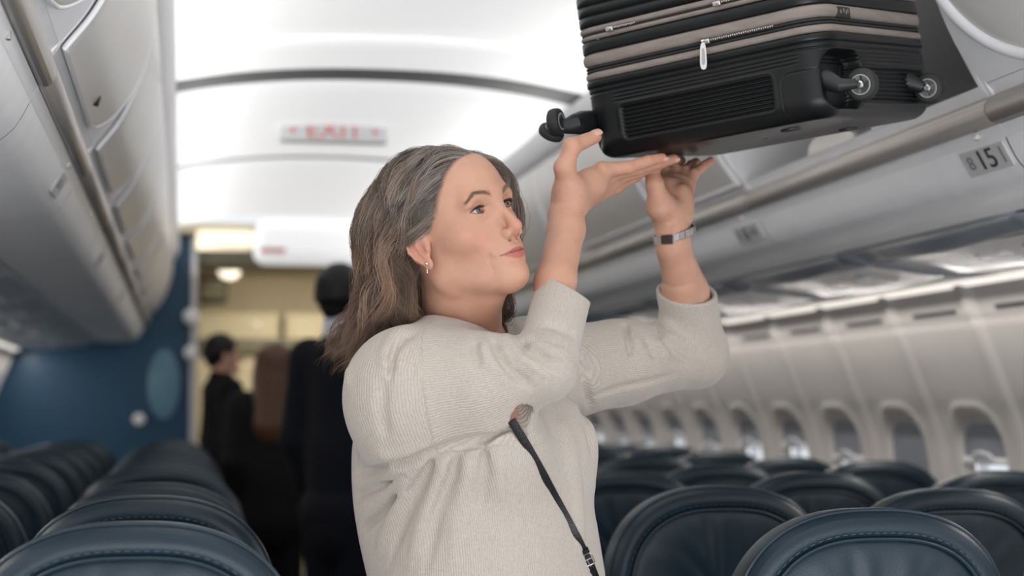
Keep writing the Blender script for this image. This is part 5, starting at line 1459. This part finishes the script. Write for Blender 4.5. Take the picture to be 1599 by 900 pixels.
q = 4.35 * 0 + math.radians(115); o_ = wc + (e1 * math.cos(q) * ra + e2 * math.sin(q) * rb2) + tiltv(q); nr = e1 * math.cos(q) + e2 * math.sin(q); tg = np.cross(wa, nr)
b = MB(); rr_ = []
for d_, k in ((-.001, .96), (.0022, 1), (.0034, .93)):
    rr_.append([o_ + nr * d_ + wa * (.0078 * k * math.copysign(abs(math.sin(a)) ** .35, math.sin(a))) + tg * (.0105 * k * math.copysign(abs(math.cos(a)) ** .35, math.cos(a))) for a in [2 * math.pi * i / 32 for i in range(32)]])
b.loft(rr_); cs = b.build('watch_case', M['watch'], root)
b = MB(); b.loft([[o_ + nr * d_ + wa * (.0064 * math.copysign(abs(math.sin(a)) ** .35, math.sin(a))) + tg * (.0090 * math.copysign(abs(math.cos(a)) ** .35, math.cos(a))) for a in [2 * math.pi * i / 32 for i in range(32)]] for d_ in (.0030, .0038)]); b.build('dial', M['watchface'], cs)
# earring and necklace
el = h2w(np.array([.0025, -.0800, -.0455])); root = empty('earring', tuple(el), 'tiny silver stud earring with a small drop in the near ear', 'earring')
b = MB(); b.lathe(el, -np.array(fw), [(-.0015, .0005), (0, .0018), (.0012, .0022), (.0024, .0016), (.003, .0002)], 16); b.build('stud', M['chrome'], root)
b = MB(); b.tube([el + np.array([0, 0, -.001]), el + np.array([.0005, -.001, -.006]), el + np.array([.0008, 0, -.011])], .0004, 6); b.build('drop_wire', M['chrome'], root)
b = MB(); p = el + np.array([.0008, 0, -.0125]); b.lathe(p, (0, 0, -1), [(-.0022, .0002), (-.001, .0015), (.0008, .0019), (.0024, .0002)], 12); b.build('drop', M['gold'], root)
# ================================================================== PEOPLE FARTHER DOWN THE AISLE
def passenger(x, y, H, face, label, hair_col, long_hair, coat, trouser, collar=False, width=1.0):
    """standing figure; face = heading in radians (0 looks down the cabin, away from the camera)"""
    root = empty('person', (x, y, 0), label, 'person', 'people queueing farther down the aisle')
    fo = np.array([math.sin(face), math.cos(face), 0]); si = np.array([-fo[1], fo[0], 0]); o = np.array([x, y, 0.0]); k = H / 1.70
    W = lambda a, b, c: o + (si * a * width + fo * b) * k + np.array([0, 0, c * k])
    Rm = np.stack([si, fo, [0, 0, 1]], 1)
    def fld(z0, z1, h): return Field((x - .36, y - .36, z0 * k), (x + .36, y + .36, z1 * k), h)
    def arms(f, gr, last=True):
        for s_ in (-1, 1):
            f.chain([W(s_ * .175, 0, 1.385), W(s_ * .215, -.02, 1.10), W(s_ * .20, .05, .86)], [.052 + gr, .042 + gr, .030 + gr], .04)
    # skin: head, neck, hands in one surface with the trunk under the clothes
    f = fld(.70, 1.73, .0055)
    f.ell(W(0, -.008, 1.610), (.073 * k, .090 * k, .088 * k), .01, Rm); f.ell(W(0, .028, 1.560), (.058 * k, .060 * k, .075 * k), .02, Rm)
    f.cap(W(0, .085, 1.585), W(0, .112, 1.552), .008, .010, .008); f.ell(W(0, .082, 1.500), (.02, .018, .016), .02)
    for s_ in (-1, 1): f.ell(W(s_ * .076, -.005, 1.570), (.008, .014, .028), .006, Rm)
    f.cap(W(0, -.012, 1.50), W(0, -.02, 1.38), .050, .056, .03); f.cap(W(-.14, 0, 1.37), W(.14, 0, 1.37), .05, .05, .04)
    f.cap(W(0, 0, 1.30), W(0, 0, .95), .12, .13, .05, flat=fo, fk=.7); arms(f, -.008)
    for s_ in (-1, 1):
        hb = W(s_ * .195, .07, .82); f.cap(W(s_ * .20, .05, .86), hb, .024, .026, .01)
        for q in range(4): f.chain([hb + fo * (.016 * (q - 1.5)), hb + fo * (.018 * (q - 1.5) + .012) + np.array([0, 0, -.045]), hb + fo * (.016 * (q - 1.5) + .024) - si * s_ * .01 + np.array([0, 0, -.08])], [.009, .008, .007], .006)
        f.cap(hb + fo * .02, hb + fo * .055 + np.array([0, 0, -.03]), .011, .008, .008)
    v, q = f.mesh(); b_ = mesh_obj('body', v, q, M['skin'], root); set_color(b_, 'tint', np.tile([.56, .31, .22], (len(v), 1)))
    # coat
    f = fld(.66, 1.50, .006)
    f.cap(W(-.145, 0, 1.375), W(.145, 0, 1.375), .066, .066, .05); f.cap(W(0, 0, 1.30), W(0, 0, 1.05), .150 * width, .145 * width, .06, flat=fo, fk=.72); f.cap(W(0, 0, 1.05), W(0, 0, .80), .145 * width, .165 * width, .05, flat=fo, fk=.75); arms(f, .014)
    f.cap(W(0, -.015, 1.42), W(0, -.01, 1.455), .070, .066, .03); f.cap(W(0, -.008, 1.42), W(0, .0, 1.56), .056, .056, .003, '-')
    for s_ in (-1, 1): f.cap(W(s_ * .20, .05, .865), W(s_ * .195, .08, .74), .06, .06, .003, '-')
    f.stroke([W(0, -.14, 1.30), W(0, -.13, .85)], .006, -.006)
    v, q = f.mesh(); mesh_obj('coat', v, q, coat, root)
    if collar:
        f = fld(1.36, 1.52, .0045); f.cap(W(0, -.014, 1.42), W(0, -.010, 1.500), .067, .063, .01); f.cap(W(0, -.014, 1.40), W(0, -.010, 1.52), .055, .054, .003, '-'); v, q = f.mesh(); mesh_obj('shirt_collar', v, q, M['collar'], root)
    f = fld(.03, 1.0, .009); f.ell(W(0, 0, .86), (.15 * k, .115 * k, .13 * k), .03, Rm)
    for s_ in (-1, 1): f.cap(W(s_ * .08, 0, .84), W(s_ * .085, .01, .47), .086, .062, .04); f.cap(W(s_ * .085, .01, .47), W(s_ * .09, -.01, .08), .060, .050, .02)
    v, q = f.mesh(); mesh_obj('trousers', v, q, trouser, root)
    for s_ in (-1, 1):
        f = fld(-.003, .13, .008); f.cap(W(s_ * .09, -.03, .045), W(s_ * .09, .14, .03), .042, .034, .02); f.cut((0, 0, .001), (0, 0, -1)); v, q = f.mesh(); mesh_obj('shoe', v, q, M['shoe'], root)
    # hair
    f = fld(1.20, 1.76, .0048)
    f.ell(W(0, -.018, 1.622), (.083 * k, .096 * k, .092 * k), .012, Rm)
    if long_hair:
        f.cap(W(0, -.045, 1.60), W(0, -.075, 1.30), .098, .112, .03, flat=fo, fk=.65); f.cap(W(-.055, -.03, 1.56), W(-.075, -.03, 1.33), .045, .04, .03); f.cap(W(.055, -.03, 1.56), W(.075, -.03, 1.33), .045, .04, .03)
        r2 = np.random.default_rng(int(x * 100))
        for q in range(26): a_ = r2.uniform(-.11, .11); f.stroke([W(a_ * .6, -.13, 1.62), W(a_, -.14, 1.48), W(a_ * 1.2, -.15, 1.28)], .006, r2.choice([-.006, .005]))
    else: f.cap(W(0, -.05, 1.58), W(0, -.050, 1.560), .068, .050, .02)
    f.ell(W(0, .085, 1.555), (.075 * k, .060 * k, .085 * k), .012, Rm, '-')
    v, q = f.mesh(); mesh_obj('hair', v, q, hair_col, root)
    return root
M['collar'] = mat('white_shirt', (.62, .66, .74), .7, noise=.03)
M['suit'] = mat('navy_suit_cloth', (.0045, .0055, .010), .85, noise=.2, nscale=120, spec=.2)
M['blackcoat'] = mat('black_coat_cloth', (.006, .006, .0065), .85, noise=.2, nscale=120, spec=.2)
M['darkhair'] = mat('near_black_hair', (.006, .005, .005), .5, noise=.3, nscale=60, stretch=(3, 3, .4), spec=.3)
M['brownhair'] = mat('warm_brown_hair', (.075, .032, .014), .45, noise=.45, nscale=50, stretch=(4, 4, .3), spec=.4)
p = at(536, 470, 6.2); passenger(p.x, 6.2, 1.695, .75, 'man in a dark navy suit with a white shirt collar standing with his back turned', M['darkhair'], False, M['suit'], M['suit'], True, .88)
p = at(428, 600, 8.3); passenger(p.x, 8.3, 1.49, -.12, 'person with long warm brown hair in a dark coat, beside the suited man', M['brownhair'], True, M['blackcoat'], M['blackcoat'])
p = at(348, 590, 9.7); passenger(p.x, 9.75, 1.60, 1.35, 'person with short black hair in profile wearing black, beside the blue bulkhead', M['darkhair'], False, M['blackcoat'], M['blackcoat'], False, 1.0)
